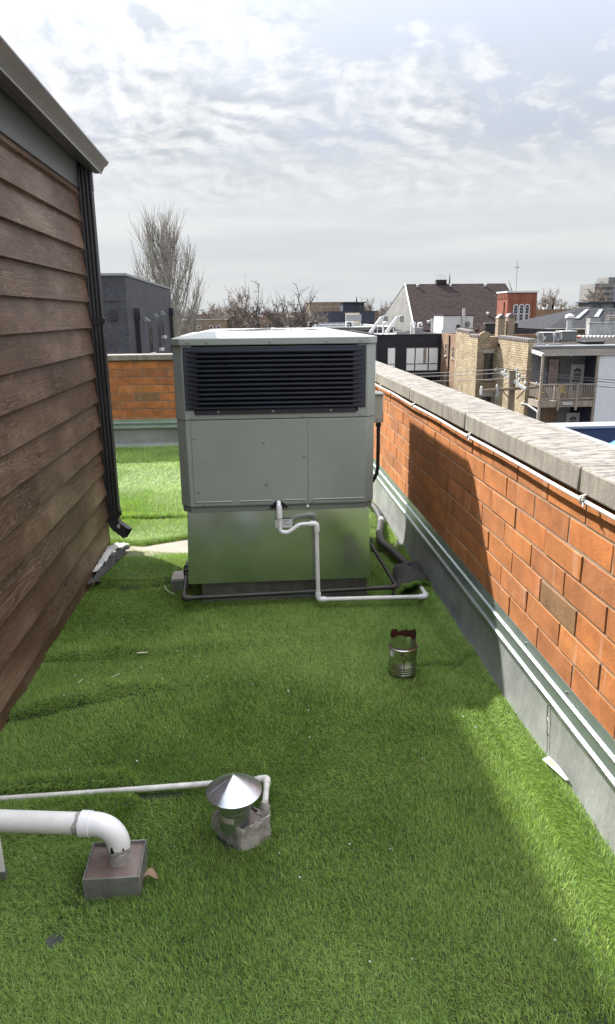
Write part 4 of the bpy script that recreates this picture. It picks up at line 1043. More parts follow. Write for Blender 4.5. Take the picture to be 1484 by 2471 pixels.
# ================================================================== the neighbourhood
GZ = -8.5
mat('street_ground', (.085, .082, .078), .95, var=.4, vs_=.08, world=True)
structure(MB().box(-2500, 2500, -300, 4500, GZ-.5, GZ).build('ground', 'street_ground'))
def masonry(name, c1, c2, mortar, bw, bh, msz=.012, rough=.85, orient='auto', extra=None, bump=.4):
    """far brickwork: brick pattern on the two wall directions, by world position"""
    m, nt, b = newmat(name)
    ge = nd(nt, 'ShaderNodeNewGeometry'); pos = nd(nt, 'ShaderNodeSeparateXYZ', {0: ge.outputs['Position']}); nor = nd(nt, 'ShaderNodeSeparateXYZ', {0: ge.outputs['Normal']})
    ax = math_(nt, 'GREATER_THAN', math_(nt, 'ABSOLUTE', nor.outputs[0]), .6)
    u = nd(nt, 'ShaderNodeMix', {0: ax, 2: pos.outputs[0], 3: pos.outputs[1]}, data_type='FLOAT').outputs[0]
    v = nd(nt, 'ShaderNodeCombineXYZ', {0: u, 1: pos.outputs[2], 2: 0.0}).outputs[0]
    bt = nd(nt, 'ShaderNodeTexBrick', {'Vector': v, 'Color1': (*c1, 1), 'Color2': (*c2, 1), 'Mortar': (*mortar, 1), 'Scale': 1.0, 'Mortar Size': msz, 'Bias': 0.0, 'Brick Width': bw, 'Row Height': bh})
    c = bt.outputs['Color']
    c = mix(nt, 1.0, c, ramp(nt, noise(nt, ge.outputs['Position'], .9, 5, .65), [(.3, .72), (.7, 1.22)]), 'MULTIPLY')
    c = mix(nt, 1.0, c, ramp(nt, noise(nt, vmath(nt, 'MULTIPLY', ge.outputs['Position'], (4, 4, 9)), 1.0, 3, .7), [(.3, .70), (.7, 1.25)]), 'MULTIPLY')
    st = noise(nt, vmath(nt, 'MULTIPLY', ge.outputs['Position'], (2.2, 2.2, .25)), 1.0, 4, .6)
    c = mix(nt, ramp(nt, st, [(.55, 0.0), (.75, .35)]), c, tuple(k*.45 for k in c1))
    nt.links.new(c, b.inputs['Base Color']); b.inputs['Roughness'].default_value = rough; b.inputs['Specular IOR Level'].default_value = .2
    bump_(nt, b, bt.outputs['Fac'], -bump, .02)
masonry('cream_brick', (.38, .32, .22), (.265, .21, .135), (.12, .095, .06), .24, .15, .018)
masonry('cream_brick_dark', (.28, .225, .155), (.20, .15, .10), (.11, .09, .065), .24, .15, .016)  # darker copy of the cream brick; paints shade on the recess wall
masonry('brown_brick', (.23, .14, .085), (.17, .10, .065), (.20, .15, .11), .22, .075, .012)
masonry('red_brick', (.205, .064, .038), (.16, .048, .03), (.24, .11, .08), .22, .075, .01)
masonry('black_brick', (.020, .021, .027), (.028, .029, .036), (.012, .012, .015), .22, .075, .012, .6)
masonry('slate_block', (.058, .060, .070), (.054, .056, .066), (.070, .072, .082), .8, .4, .010, .6, bump=.1)
masonry('tan_brick', (.24, .175, .125), (.20, .145, .10), (.18, .14, .11), .22, .075, .012)
mat('roof_tar', (.036, .032, .031), .9, var=.3, vs_=.5, bump=.3, bs=3, bd=.03, world=True, fine=.1, spec=.08)
mat('roof_silver', (.22, .225, .235), .7, var=.25, vs_=.4, world=True, fine=.1)
mat('roof_white', (.34, .345, .35), .7, var=.15, vs_=.3, world=True)
def shingles(name, c1, c2, sc):
    m, nt, b = newmat(name); ge = nd(nt, 'ShaderNodeNewGeometry').outputs['Position']
    v = vmath(nt, 'MULTIPLY', ge, (1, 1, 1.0))
    f = noise(nt, vmath(nt, 'MULTIPLY', v, (sc, sc, sc*2.2)), 1.0, 5, .7); g = noise(nt, vmath(nt, 'MULTIPLY', v, (.22, .22, 1.6)), 1.0, 4, .6)
    c = mix(nt, ramp(nt, f, [(.3, 0.0), (.7, 1.0)]), c1, c2)
    c = mix(nt, ramp(nt, g, [(.60, 0.0), (.70, .55)]), c, tuple(k*.6 for k in c1))
    nt.links.new(c, b.inputs['Base Color']); b.inputs['Roughness'].default_value = .95; b.inputs['Specular IOR Level'].default_value = .08
    bump_(nt, b, f, .5, .05)
shingles('church_shingle', (.018, .0135, .0135), (.050, .038, .038), 1.6)
shingles('grey_shingle', (.020, .021, .025), (.045, .047, .053), 2.5)
mat('stucco_pale', (.14, .14, .136), .9, var=.25, vs_=.6, world=True, fine=.12)
mat('paint_white', (.46, .46, .47), .6, var=.08, vs_=3, world=True)
mat('peeling_white', (.30, .31, .31), .8, var=.3, vs_=3, world=True, fine=.3, stretch=(1, 1, .4))
mat('vinyl_siding', (.47, .485, .51), .5, var=.05, vs_=2, world=True)
mat('stone_sill', (.25, .238, .212), .8, var=.15, vs_=5, world=True)
mat('window_glass', (.012, .014, .018), .06, var=.3, vs_=2, spec=.8)
mat('curtain_white', (.62, .62, .62), .9, var=.10, vs_=1.5, world=True, stretch=(14, 1, .4))
mat('frame_black', (.012, .012, .014), .5)
mat('wood_grey', (.20, .165, .135), .85, var=.3, vs_=3, world=True, stretch=(1, 1, .5), fine=.15)
mat('wood_pole', (.15, .115, .085), .9, var=.35, vs_=5, world=True, stretch=(4, 4, .5), fine=.2)
mat('stucco_dark', (.135, .135, .145), .9, var=.15, vs_=.8, world=True)
mat('metal_coping', (.20, .212, .225), .55, .0, var=.05, vs_=.6, world=True)
mat('navy_wall', (.022, .028, .050), .6, var=.2, vs_=1, world=True)
mat('navy_panel', (.024, .031, .046), .5, var=.25, vs_=2, world=True)
mat('tarp_blue', (.02, .12, .42), .4, var=.25, vs_=4)
mat('ac_grey', (.22, .225, .23), .6, var=.1)
mat('ac_fin', (.075, .077, .08), .6, var=.2)
mat('pipe_grey', (.42, .43, .44), .45, .4, var=.1)
mat('terracotta_cap', (.13, .115, .115), .6, var=.3, vs_=3, world=True)
mat('chimney_brick', (.22, .165, .115), .9, var=.3, vs_=6, world=True, fine=.2)
mat('yellow_plastic', (.55, .36, .04), .5, var=.1)
mat('insulator', (.22, .22, .21), .35, var=.2)
mat('wire_dark', (.05, .05, .055), .6)
mat('concrete_far', (.14, .14, .14), .9, var=.15, vs_=.1, world=True)
mat('bark_pale', (.225, .21, .185), .95, var=.3, vs_=2)
mat('bark_dark', (.062, .052, .046), .95, var=.3, vs_=2)
mat('bark_far', (.150, .118, .098), .95, var=.25, vs_=.6)
mat('spire_dark', (.05, .055, .065), .8)
mat('cream_panel', (.62, .52, .40), .8, var=.05)
def window(parent, axis, face, a, b_, z0, z1, frame='frame_black', fw=.06, mull=(), rails=(), sill=None, curtain=False, depth=.10):
    """a recessed window: frame bars standing on the wall face, glass behind. axis 'y': wall faces -y at y=face"""
    def bx(s, u0, u1, d0, d1, w0, w1):
        return s.box(u0, u1, d0, d1, w0, w1) if axis == 'y' else s.box(d0, d1, u0, u1, w0, w1)
    f = MB(); d0, d1 = face-.03, face+.04
    bx(f, a, a+fw, d0, d1, z0, z1); bx(f, b_-fw, b_, d0, d1, z0, z1); bx(f, a+fw, b_-fw, d0, d1, z0, z0+fw); bx(f, a+fw, b_-fw, d0, d1, z1-fw, z1)
    for m in mull: bx(f, m-fw*.5, m+fw*.5, d0, d1, z0+fw, z1-fw)
    e = [a]+list(mull)+[b_]
    for r_ in rails:
        for k in range(len(e)-1): bx(f, e[k]+fw*.98, e[k+1]-fw*.98 if k == len(e)-2 else e[k+1]-fw*.5, d0+.006, d1, r_-fw*.4, r_+fw*.4)
    w = f.build('window', frame, parent)
    g = MB(); bx(g, a+fw*.5, b_-fw*.5, face-.012, face-.006, z0+fw*.5, z1-fw*.5); g.build('pane', 'curtain_white' if curtain else 'window_glass', w)
    if sill:
        s = MB(); bx(s, a-.08, b_+.08, face-.10, face+.02, z0-.12, z0-.004); s.build('sill', sill, w)
    return w
def flat_building(name, x0, x1, y0, y1, zt, wall, label, roof='roof_tar', cap=None, par=.35, capw=.32, cat='building', zb=GZ):
    o = thing(name, ((x0+x1)/2, (y0+y1)/2, zb), label, cat); t = .3
    s = MB().box(x0, x1, y0, y0+t, zb, zt).box(x0, x1, y1-t, y1, zb, zt).box(x0, x0+t, y0+t, y1-t, zb, zt).box(x1-t, x1, y0+t, y1-t, zb, zt)
    s.build('wall', wall, o)
    MB().box(x0+t, x1-t, y0+t, y1-t, zt-par-.2, zt-par).build('roof', roof, o)
    if cap:
        c_ = MB(); e = .05
        c_.box(x0-e, x1+e, y0-e, y0+capw, zt+.002, zt+.07).box(x0-e, x1+e, y1-capw, y1+e, zt+.002, zt+.07).box(x0-e, x0+capw, y0+capw, y1-capw, zt+.002, zt+.07).box(x1-capw, x1+e, y0+capw, y1-capw, zt+.002, zt+.07)
        c_.build('coping', cap, o)
    return o
# ------------------------------------------------------------------ trees
def tube_np(segs, sides):
    V = []; F = []
    for pts, rs in segs:
        m = len(pts); base = len(V); x = None
        for i, p in enumerate(pts):
            d = (pts[min(i+1, m-1)]-pts[max(i-1, 0)]).normalized()
            if x is None: x = d.orthogonal().normalized()
            x = (x-d*x.dot(d)).normalized(); y = d.cross(x)
            for k in range(sides):
                a = 2*math.pi*k/sides; V.append(p+(x*math.cos(a)+y*math.sin(a))*rs[i])
        for i in range(m-1):
            for k in range(sides): a = base+i*sides+k; b_ = base+i*sides+(k+1) % sides; F.append((a, b_, b_+sides, a+sides))
    return V, F
def grow(rng, p, d, L, r0, n, up, wob, r1=None):
    pts = [p.copy()]; rs = [r0]; d = d.normalized(); r1 = r0*.35 if r1 is None else r1
    for i in range(n):
        d = (d+Vector((rng.gauss(0, wob), rng.gauss(0, wob), rng.gauss(0, wob)+up))).normalized()
        p = p+d*(L/n); pts.append(p.copy()); rs.append(r0+(r1-r0)*(i+1)/n)
    return pts, rs
def tree_meshes(seed, H, kind, th=1.0, more=1.0):
    rng = random.Random(seed); T = []; B = []; W = []
    if kind == 'poplar':
        T.append(grow(rng, Vector((0, 0, -.3)), Vector((0, 0, 1)), H*.93, H*.020, 14, .02, .03, H*.003)); tr = T[0][0]
        for k in range(76):
            t = .16+.72*k/76; i = min(13, int(t*14)); p = tr[i].lerp(tr[i+1], t*14-i); az = k*2.4+rng.uniform(-.5, .5)
            L = H*(.44-.20*abs(t-.30)*1.3-.25*max(0, t-.4))*rng.uniform(.75, 1.15)
            B.append(grow(rng, p, Vector((math.cos(az)*.74, math.sin(az)*.74, 1.0)), L*.95, H*.0056*(1.1-t), 9, .16, .06, H*.0010))
        for pts, rs in list(B):
            for k in range(26):
                t = rng.uniform(.12, .98)*(len(pts)-1.001); i = int(t); p = pts[i].lerp(pts[i+1], t-i); az = rng.uniform(0, 6.28)
                d = (pts[i+1]-pts[i]).normalized()+Vector((math.cos(az)*.5, math.sin(az)*.5, .35))
                W.append(grow(rng, p, d, H*rng.uniform(.05, .13), H*.0009, 4, .16, .08, H*.0005))
    else:
        sp = {'spread': 1.0, 'round': .7}[kind]
        T.append(grow(rng, Vector((0, 0, -.3)), Vector((rng.uniform(-.1, .1), 0, 1)), H*.36, H*.028, 5, .0, .05, H*.018)); tip = T[0][0]
        for k in range(8):
            p = tip[-1-(k % 3)]; az = k*.785*2.4+rng.uniform(-.3, .3)
            T.append(grow(rng, p, Vector((math.cos(az)*sp, math.sin(az)*sp, .85)), H*rng.uniform(.42, .60), H*.011*th, 8, .03, .14, H*.0035*th))
        for pts, rs in T[1:]:
            for k in range(int(11*more)):
                t = rng.uniform(.2, .99)*(len(pts)-1.001); i = int(t); p = pts[i].lerp(pts[i+1], t-i); az = rng.uniform(0, 6.28)
                d = (pts[i+1]-pts[i]).normalized()*.7+Vector((math.cos(az)*sp, math.sin(az)*sp, rng.uniform(-.1, .7)))
                B.append(grow(rng, p, d, H*rng.uniform(.12, .30), H*.0042*th, 6, .03, .20, H*.0016*th))
        for pts, rs in B:
            for k in range(int(11*more)):
                t = rng.uniform(.15, .99)*(len(pts)-1.001); i = int(t); p = pts[i].lerp(pts[i+1], t-i); az = rng.uniform(0, 6.28)
                d = (pts[i+1]-pts[i]).normalized()*.6+Vector((math.cos(az), math.sin(az), rng.uniform(-.3, .8)))
                W.append(grow(rng, p, d, H*rng.uniform(.04, .12), H*.0018*th, 4, .02, .25, H*.0008*th))
    def me(nm, parts):
        V = []; F = []
        for segs, sides in parts:
            v, f = tube_np(segs, sides); n = len(V); V += v; F += [tuple(i+n for i in q) for q in f]
        m = bpy.data.meshes.new(nm); m.from_pydata([tuple(v) for v in V], [], F); m.update(); return m
    return me('trunk', [(T, 6)]), me('crown', [(B, 4), (W, 3)])
def place_tree(meshes, loc, sc, rz, label, bark, group=None, name='bare_tree'):
    o = thing(name, loc, label, 'tree', group)
    for nm, m in zip(('trunk', 'crown'), meshes):
        if not m.materials: m.materials.append(MATS[bark])
        c_ = bpy.data.objects.new(nm, m); C.objects.link(c_); c_.parent = o
    o.scale = (sc,)*3 if isinstance(sc, (int, float)) else sc; o.rotation_euler = (0, 0, rz)
    return o
place_tree(tree_meshes(11, 20.6, 'poplar'), (-7.8, 75, GZ), (1.10, 1.10, .98), 0, 'tall bare poplar with upright branches behind the slate-grey building', 'bark_pale', name='poplar_tree')
place_tree(tree_meshes(12, 9, 'poplar'), (-11.6, 78, GZ), (1.2, 1.2, 1.62), 1, 'small bare poplar left of the tall poplar, mostly behind the slate-grey building', 'bark_pale', name='poplar_tree')
place_tree(tree_meshes(21, 13.6, 'spread', 1.2, 1.5), (1.1, 60, GZ), (.68, .68, 1.05), .4, 'dark bare tree with wide crooked branches right behind the unit', 'bark_dark')
fm = [tree_meshes(31, 12, 'round', 1.9, 1.5), tree_meshes(32, 12, 'round', 1.9, 1.5), tree_meshes(33, 12, 'spread', 1.8, 1.5)]
near_t = [(-2.6, 95, 1.02, 'brownish bare tree just left of the dark crooked tree', 0), (6.2, 105, .98, 'smaller bare tree just right of the dark crooked tree', 1), (-6.0, 130, 1.05, 'thin bare tree between the poplar and the dark crooked tree', 2)]
for k, (x, y, s_, lab, v) in enumerate(near_t): place_tree(fm[v], (x, y, GZ), s_, k*1.3, lab, 'bark_far')
rt = random.Random(3)
for k in range(30):
    y = rt.uniform(190, 420); px_ = -0.10+.40*(k+.5)/30+rt.uniform(-.01, .01)
    place_tree(fm[k % 3], (px_*y, y, GZ), rt.uniform(.95, 1.25)*(.86+.2*y/420), rt.uniform(0, 6), 'bare tree in the distant treeline along the horizon left of the church', 'bark_far', 'trees of the distant treeline')
for k, (x, y, s_) in enumerate([(90, 222, 1.32), (96, 235, 1.25), (84, 215, 1.12), (78, 240, 1.15), (102, 228, 1.25)]):
    place_tree(fm[k % 3], (x, y, GZ), s_, k*1.1, 'bare tree in the far row between the church tower and the office block', 'bark_far', 'trees right of the church tower')
place_tree(fm[2], (100.5, 205, GZ), 1.55, 2.2, 'large spreading bare tree in front of the far office block', 'bark_far')
place_tree(fm[0], (109, 215, GZ), 1.35, .7, 'bare tree at the right edge below the far office block', 'bark_far')

# ------------------------------------------------------------------ slate-grey building on the left
sb_ = thing('grey_building', (-8, 40, GZ), 'slate-grey painted block building behind the far parapet at left', 'building')
def skew(x, y): return x
gx0, gx1, gy0, gy1, gzt = -12.5, -5.30, 32.0, 49.0, 3.30
MB().box(gx0, gx1, gy0, gy1, GZ, gzt).build('wall', 'slate_block', sb_)
MB().box(gx0-.03, gx1+.06, gy0-.05, gy1+.05, gzt+.002, gzt+.10).build('coping', 'metal_coping', sb_)
def slit(y, z0, z1, w):
    wd = MB().box(gx1-.01, gx1+.025, y, y+.05, z0, z1).box(gx1-.01, gx1+.025, y+w-.05, y+w, z0, z1).box(gx1-.01, gx1+.025, y+.05, y+w-.05, z1-.05, z1).build('window', 'frame_black', sb_)
    MB().box(gx1+.004, gx1+.012, y+.04, y+w-.04, z0, z1-.04).build('pane', 'window_glass', wd)
    MB().box(gx1-.01, gx1+.16, y-.12, y+w+.12, z0-.16, z0-.01).build('sill', 'paint_white', wd)
slit(38.2, -.20, 1.28, .9); slit(41.9, -.12, 1.33, .9); slit(43.8, .52, 1.33, .6)
for (y, zt_) in ((34.0, 2.0), (48.1, 2.15)):
    h = MB().prism([(y-.26, zt_), (y+.26, zt_), (y+.26, zt_-.30), (y+.12, zt_-.52), (y-.12, zt_-.52), (y-.26, zt_-.30)], 'x', gx1+.004, gx1+.26).build('scupper_box', 'slate_block' if y < 40 else 'navy_wall', sb_)
    MB().box(gx1+.03, gx1+.20, y-.11, y+.11, GZ, zt_-.52).build('downspout', 'frame_black', sb_)
for (y, z) in ((36.6, 1.47), (40.3, 1.65), (43.3, 1.78)):
    lm = MB().prism([(gx1+.004, z+.14), (gx1+.10, z+.14), (gx1+.30, z-.06), (gx1+.004, z-.12)], 'y', y-.14, y+.14).build('wall_light', 'metal_coping', sb_)
MB().box(-6.05, -5.72, 31.94, 31.99, 1.50, 1.86).build('vent_grille', 'frame_black', sb_)
MB().box(-9, -5.6, 31.97, 31.998, 2.26, 2.28).build('conduit_line', 'frame_black', sb_)

# ------------------------------------------------------------------ black brick building straight over the parapet
dk = flat_building('black_building', 11.15, 17.0, 64.7, 84, -.22, 'black_brick', 'black brick building with curtained windows beyond the right parapet', 'roof_white', 'frame_black', .30)
MB().box(10.2, 11.12, 64.4, 70, GZ, -.30).build('side_bay', 'navy_wall', dk)
window(dk, 'y', 64.7, 12.05, 12.83, -3.20, -1.28, mull=(), rails=(-2.78,), curtain=True)
window(dk, 'y', 64.7, 13.73, 16.77, -3.45, -1.28, mull=(14.60, 15.83), rails=(-2.78,), curtain=True, fw=.09)
MB().box(15.35, 15.62, 64.672, 64.682, -2.72, -1.40).build('curtain_gap', 'wood_grey', dk)
MB().box(11.6, 17.02, 63.6, 64.69, -3.95, -3.72).build('canopy', 'frame_black', dk)
def gooseneck(x, y, z, h, r_, lab, d=.35):
    o = thing('vent_gooseneck', (x, y, z), lab, 'vent'); MB().tube(fillet([(x, y, z), (x, y, z+h), (x+d, y, z+h), (x+d, y, z+h-.25)], .16), r_, 8).build('pipe', 'paint_white', o); return o
zr = -.52
for k, (x, y, h, lab) in enumerate([(12.6, 70, 1.35, 'white gooseneck vent on the black building roof, leftmost of three'), (14.9, 68, 1.30, 'white gooseneck vent on the black building roof, middle of three'), (15.9, 69.5, 1.25, 'white gooseneck vent on the black building roof, rightmost of three')]): gooseneck(x, y, zr, h, .09, lab)
for k, (x0, x1, y0, y1, z0, z1, nm, lab, m) in enumerate([
    (13.3, 14.3, 67, 67.9, zr, .02, 'condenser_unit', 'grey condenser at the front of the black building roof', 'ac_grey'), (15.1, 15.9, 67.4, 68.2, zr, .32, 'condenser_unit', 'grey condenser beside the goosenecks on the black building roof', 'ac_grey')]):
    o = thing(nm, ((x0+x1)/2, (y0+y1)/2, z0), lab, 'air conditioner'); MB().box(x0, x1, y0, y1, z0, z1).build('cabinet', m, o, bevel=.03)
    s = MB()
    for j in range(7): xx = x0+.08+(x1-x0-.16)*j/6; s.box(xx-.025, xx+.025, y0-.02, y0-.003, z0+.08, z1-.1)
    s.build('fins', 'ac_fin', o); MB().box(x0-.02, x1+.02, y0-.02, y1+.02, z1+.002, z1+.05).build('lid', 'ac_grey', o)
# two diagonal ducts rising from the roof
for k, (x, lab) in enumerate([(11.95, 'slanting white duct with a box end on the roof, left one of a pair'), (13.6, 'slanting white duct with a box end on the roof, right one of a pair')]):
    o = thing('roof_duct', (x, 74, zr), lab, 'duct')
    MB().bar((x, 74, zr+.25), (x+1.15, 74, 1.25), .28, .28).build('duct', 'paint_white', o, bevel=.02)
    MB().bar((x+1.1, 74, 1.22), (x+1.7, 74, 1.32), .28, .28).build('outlet', 'paint_white', o, bevel=.02)
    MB().box(x+1.40, x+1.80, 73.8, 74.2, .78, 1.40).build('filter_box', 'stucco_pale', o)
    for q in (.35, .75): MB().box(x+q, x+q+.06, 73.95, 74.05, zr, zr+.3+q*.85).build('strut', 'pipe_grey', o)
# roofs between black building and church: mini-split rack, screens, dark penthouse
rk2 = flat_building('white_roof_building', 4.5, 17.3, 88, 112, .05, 'stucco_pale', 'long low building with a white roof and equipment behind the black building', 'roof_white', 'paint_white', .2)
for k, (x, y, z, lab) in enumerate([(6.9, 90.5, .05, 'white outdoor condenser with round fan, leftmost on the white roof'), (11.6, 90.5, -.05, 'white outdoor condenser with round fan at the middle of the white roof'), (12.0, 93.5, .75, 'grey boxed air handler on the white roof')]):
    o = thing('condenser_unit', (x, y, z), lab, 'air conditioner'); w = 1.0 if k < 2 else 2.0
    MB().box(x, x+w, y, y+.5, z, z+.8).build('cabinet', 'paint_white' if k < 2 else 'metal_coping', o, bevel=.03)
    if k < 2: MB().lathe([(.30, 0), (.30, .02), (0, .03)], (x+.42, y-.003, z+.4), 16, axis=(0, -1, 0)).build('fan', 'frame_black', o)
    MB().box(x+.05, x+.12, y+.1, y+.4, -.15, z).box(x+w-.12, x+w-.05, y+.1, y+.4, -.15, z).build('legs', 'pipe_grey', o)
o = thing('screen_wall', (9.5, 91.5, -.15), 'low white equipment screen panels on the white roof', 'screen')
for k in range(5): MB().box(8.0+k*.78, 8.74+k*.78, 91.5, 91.56, -.15, .62).build('panel', 'metal_coping', o)
o = thing('pipe_rail', (9.0, 89.0, -.15), 'grey pipe railing along the front of the white roof', 'railing')
s = MB()
for k in range(8): s.tube([(6.6+k*.75, 89, -.15), (6.6+k*.75, 89, .42)], .03, 6)
s.tube([(6.6, 89, .42), (11.9, 89, .42)], .03, 6).tube([(6.6, 89, .15), (11.9, 89, .15)], .025, 6); s.build('rail', 'pipe_grey', o)
nv = flat_building('navy_building', 10.7, 19.8, 118, 136, 2.0, 'navy_wall', 'navy clad building with a dark penthouse left of the church gable', 'roof_tar', 'frame_black')
MB().box(9.5, 10.68, 117.8, 122, GZ, 1.95).build('side_wall', 'concrete_far', nv)
MB().box(15.0, 17.3, 117.6, 117.98, .1, 1.80).build('cream_panel', 'cream_panel', nv)
pn = MB().box(14.9, 18.4, 120, 124, 1.9, 3.35).build('penthouse', 'navy_wall', nv)
MB().box(14.7, 18.7, 119.6, 124.2, 3.36, 3.50).build('penthouse_roof', 'frame_black', pn)
MB().box(17.5, 17.9, 119.93, 119.99, 2.1, 3.0).build('penthouse_window', 'window_glass', pn)
# far brick block left behind penthouse
flat_building('brick_block', 13, 24, 165, 180, 4.2, 'tan_brick', 'pale brick block far behind the navy penthouse', 'roof_tar', 'stone_sill')
# rusty row of pipes / fence posts along a far roof
o = thing('roof_fence', (12, 125, 1.7), 'row of bent posts standing along the roof edge of the navy building', 'fence')
for k in range(13): MB().tube(fillet([(9.9+k*.42, 125, 1.5), (9.9+k*.42, 125, 2.75), (10.15+k*.42, 125, 2.9)], .12), .05, 5).build('post', 'wood_grey', o)

# ------------------------------------------------------------------ church
ch = thing('church', (37, 140, GZ), 'church with a huge steep brown shingled roof and pale gable end', 'church')
rl_, rr__ = 27.3, 46.2; ry, ez, rz_ = 140.0, -1.3, 7.0
# roof: front slope faces the viewer, ridge runs left-right
MB().add([(28.8, 128.5, ez), (50.2, 128.5, ez), (rr__+2.6, ry, rz_), (rl_+2.0, ry, rz_), (28.8, 128.5, ez-.25), (50.2, 128.5, ez-.25)], [(0, 1, 2, 3), (0, 4, 5, 1)]).build('roof', 'church_shingle', ch)
MB().add([(28.8, 151.5, ez), (50.2, 151.5, ez), (rr__+2.6, ry, rz_), (rl_+2.0, ry, rz_)], [(0, 3, 2, 1)]).build('roof', 'church_shingle', ch)
MB().add([(28.78, 128.6, ez), (rl_+1.98, ry, rz_-.02), (25.6, 151.5, ez), (28.78, 128.6, GZ), (25.6, 151.5, GZ)], [(0, 1, 2), (0, 2, 4, 3)]).build('gable_wall', 'stucco_pale', ch)
MB().tube([(28.80, 128.5, ez), (rl_+2.0, ry, rz_), (25.6, 151.5, ez)], .14, 6).build('verge', 'paint_white', ch)
MB().box(29.2, 50, 129.0, 151, GZ, ez-.3).build('wall', 'red_brick', ch)
MB().box(35.3, 37.2, 139.6, 140.8, 6.6, 7.75).build('ridge_box', 'church_shingle', ch)
s = MB()
for x in (35.6, 36.2, 36.9): s.tube([(x, 140, 7.7), (x, 140, 8.6)], .035, 5)
s.tube([(35.6, 140, 8.6), (36.9, 140, 8.6)], .035, 5).build('frame', 'pipe_grey', ch)
MB().lathe([(.20, 6.6), (.14, 7.6), (.03, 8.9), (0, 9.1)], (38.0, 140.5, 0), 6).build('spirelet', 'spire_dark', ch)
def on_roof(x, t): return (x, 128.5+11.5*t-.12, ez+8.3*t+.14)
for k, (x, t) in enumerate([(31.5, .93), (37.8, .93), (44.6, .93), (31.6, .14), (43, .30)]):
    p = on_roof(x, t); MB().lathe([(.20, -.15), (.20, .18), (.32, .20), (.26, .36), (0, .42)], p, 10).build('roof_vent', 'paint_white', ch)
MB().lathe([(0, -.35), (.35, -.25), (.45, 0), (.35, .25), (0, .35)], on_roof(33.1, .10), 10).build('turbine_vent', 'paint_white', ch)
tw = thing('church_tower', (44.6, 122, GZ), 'square red brick church tower with three tall arched windows and a cross', 'tower')
tx0, tx1, ty0, ty1, tz = 42.2, 47.15, 119.5, 124.6, 4.75
MB().box(tx0, tx1, ty0, ty1, GZ, tz).build('wall', 'red_brick', tw)
MB().box(tx0-.18, tx1+.18, ty0-.18, ty1+.18, tz+.003, tz+.26).build('coping', 'paint_white', tw)
MB().box(tx0-.08, tx1+.08, ty0-.12, ty0-.003, -.35, -.10).build('string_course', 'stone_sill', tw)
MB().box(tx0+.02, tx0+.55, ty0-.08, ty0-.003, -.09, 4.4).build('pilaster', 'red_brick', tw); MB().box(tx1-.55, tx1-.02, ty0-.08, ty0-.003, -.09, 4.4).build('pilaster', 'red_brick', tw)
for k in range(7): MB().box(tx0-.09, tx0-.003, ty0+.25+k*.68, ty0+.62+k*.68, 3.75, 4.7).build('corbel', 'red_brick', tw)
MB().tube([(tx0-.08, ty0+1.3, 3.3), (tx0-.08, ty0+1.3, -2)], .07, 6).build('drainpipe', 'frame_black', tw)
for k, xc in enumerate((43.65, 44.62, 45.58)):
    w, z0, z1 = .44, -.08, 2.50
    def arch(ww, zt0, n=10): return [(xc-ww, z0), (xc+ww, z0)]+[(xc+ww*math.cos(math.pi*i/n), zt0+ww*math.sin(math.pi*i/n)) for i in range(n+1)]
    wo = MB().prism(arch(w, z1), 'y', ty0-.10, ty0-.003).build('window', 'paint_white', tw)
    MB().prism(arch(w-.15, z1), 'y', ty0-.125, ty0-.103).build('pane', 'window_glass', wo)
    for q in range(5): MB().box(xc-w+.15, xc+w-.15, ty0-.14, ty0-.127, .35+q*.50-(.02 if q != 2 else .06), .35+q*.50+(.02 if q != 2 else .06)).build('glazing_bar', 'paint_white', wo)
cr = MB().tube([(44.05, 121, tz+.2), (43.98, 121, 9.7)], .055, 6).build('cross_mast', 'metal_coping', tw)
MB().box(43.62, 44.36, 120.95, 121.05, 8.72, 8.84).build('cross_arm', 'metal_coping', cr)
o = thing('crane_jib', (71.5, 200, 3), 'thin pale crane jib leaning above the horizon beside the church tower', 'crane')
MB().tube([(71.85, 200, 6.5), (70.56, 200, 10.1)], [.16, .06], 4).tube([(72.1, 200, 6.5), (70.56, 200, 10.1)], [.10, .05], 4).tube([(71.95, 200, GZ), (71.95, 200, 6.6)], .2, 4).build('jib', 'metal_coping', o)

# ------------------------------------------------------------------ white clad shed behind, brown wall, cream brick two-flat
sh = thing('clad_shed', (19.2, 69, -.6), 'small white clad roof shed with a metal flue between black and cream buildings', 'shed')
s = MB(); x0, x1, y0, y1, z0, z1 = 17.95, 20.75, 68, 71.5, -.8, 1.38
for k in range(14):
    z = z0+(z1-z0)*k/14; zt_ = z+(z1-z0)/14
    s.add([(x0-.05, y0-.05, z), (x1+.05, y0-.05, z), (x1+.05, y1, z), (x0-.05, y1, z), (x0, y0, zt_), (x1, y0, zt_), (x1, y1, zt_), (x0, y1, zt_)], [(0, 3, 2, 1), (0, 1, 5, 4), (1, 2, 6, 5), (3, 0, 4, 7), (4, 5, 6, 7)])
s.build('wall', 'paint_white', sh, smooth=0)
MB().box(x0-.08, x1+.08, y0-.08, y1, z1+.003, z1+.09).build('roof', 'frame_black', sh)
MB().tube([(19.82, 67.8, .3), (19.82, 67.8, 2.05)], .14, 10).build('flue', 'pipe_grey', sh)
MB().box(19.2, 19.55, 67.92, 67.945, .28, .55).build('vent', 'frame_black', sh)
MB().lathe([(.24, 0), (.24, .1), (0, .12)], (20.25, 67.94, .62), 12, axis=(0, -1, 0)).build('fan', 'stucco_dark', sh)
fp = thing('metal_flue', (17.2, 69.5, -.6), 'grey metal flue pipe left of the white clad shed', 'flue')
MB().tube([(17.15, 69.0, -.8), (17.15, 69.0, .95)], .13, 10).tube([(17.15, 69, .90), (17.15, 69, 1.12)], .19, 10).build('pipe', 'pipe_grey', fp)
lt = thing('lattice_fence', (19.9, 64, -.4), 'weathered lattice fence panels on the roof in front of the white shed', 'fence')
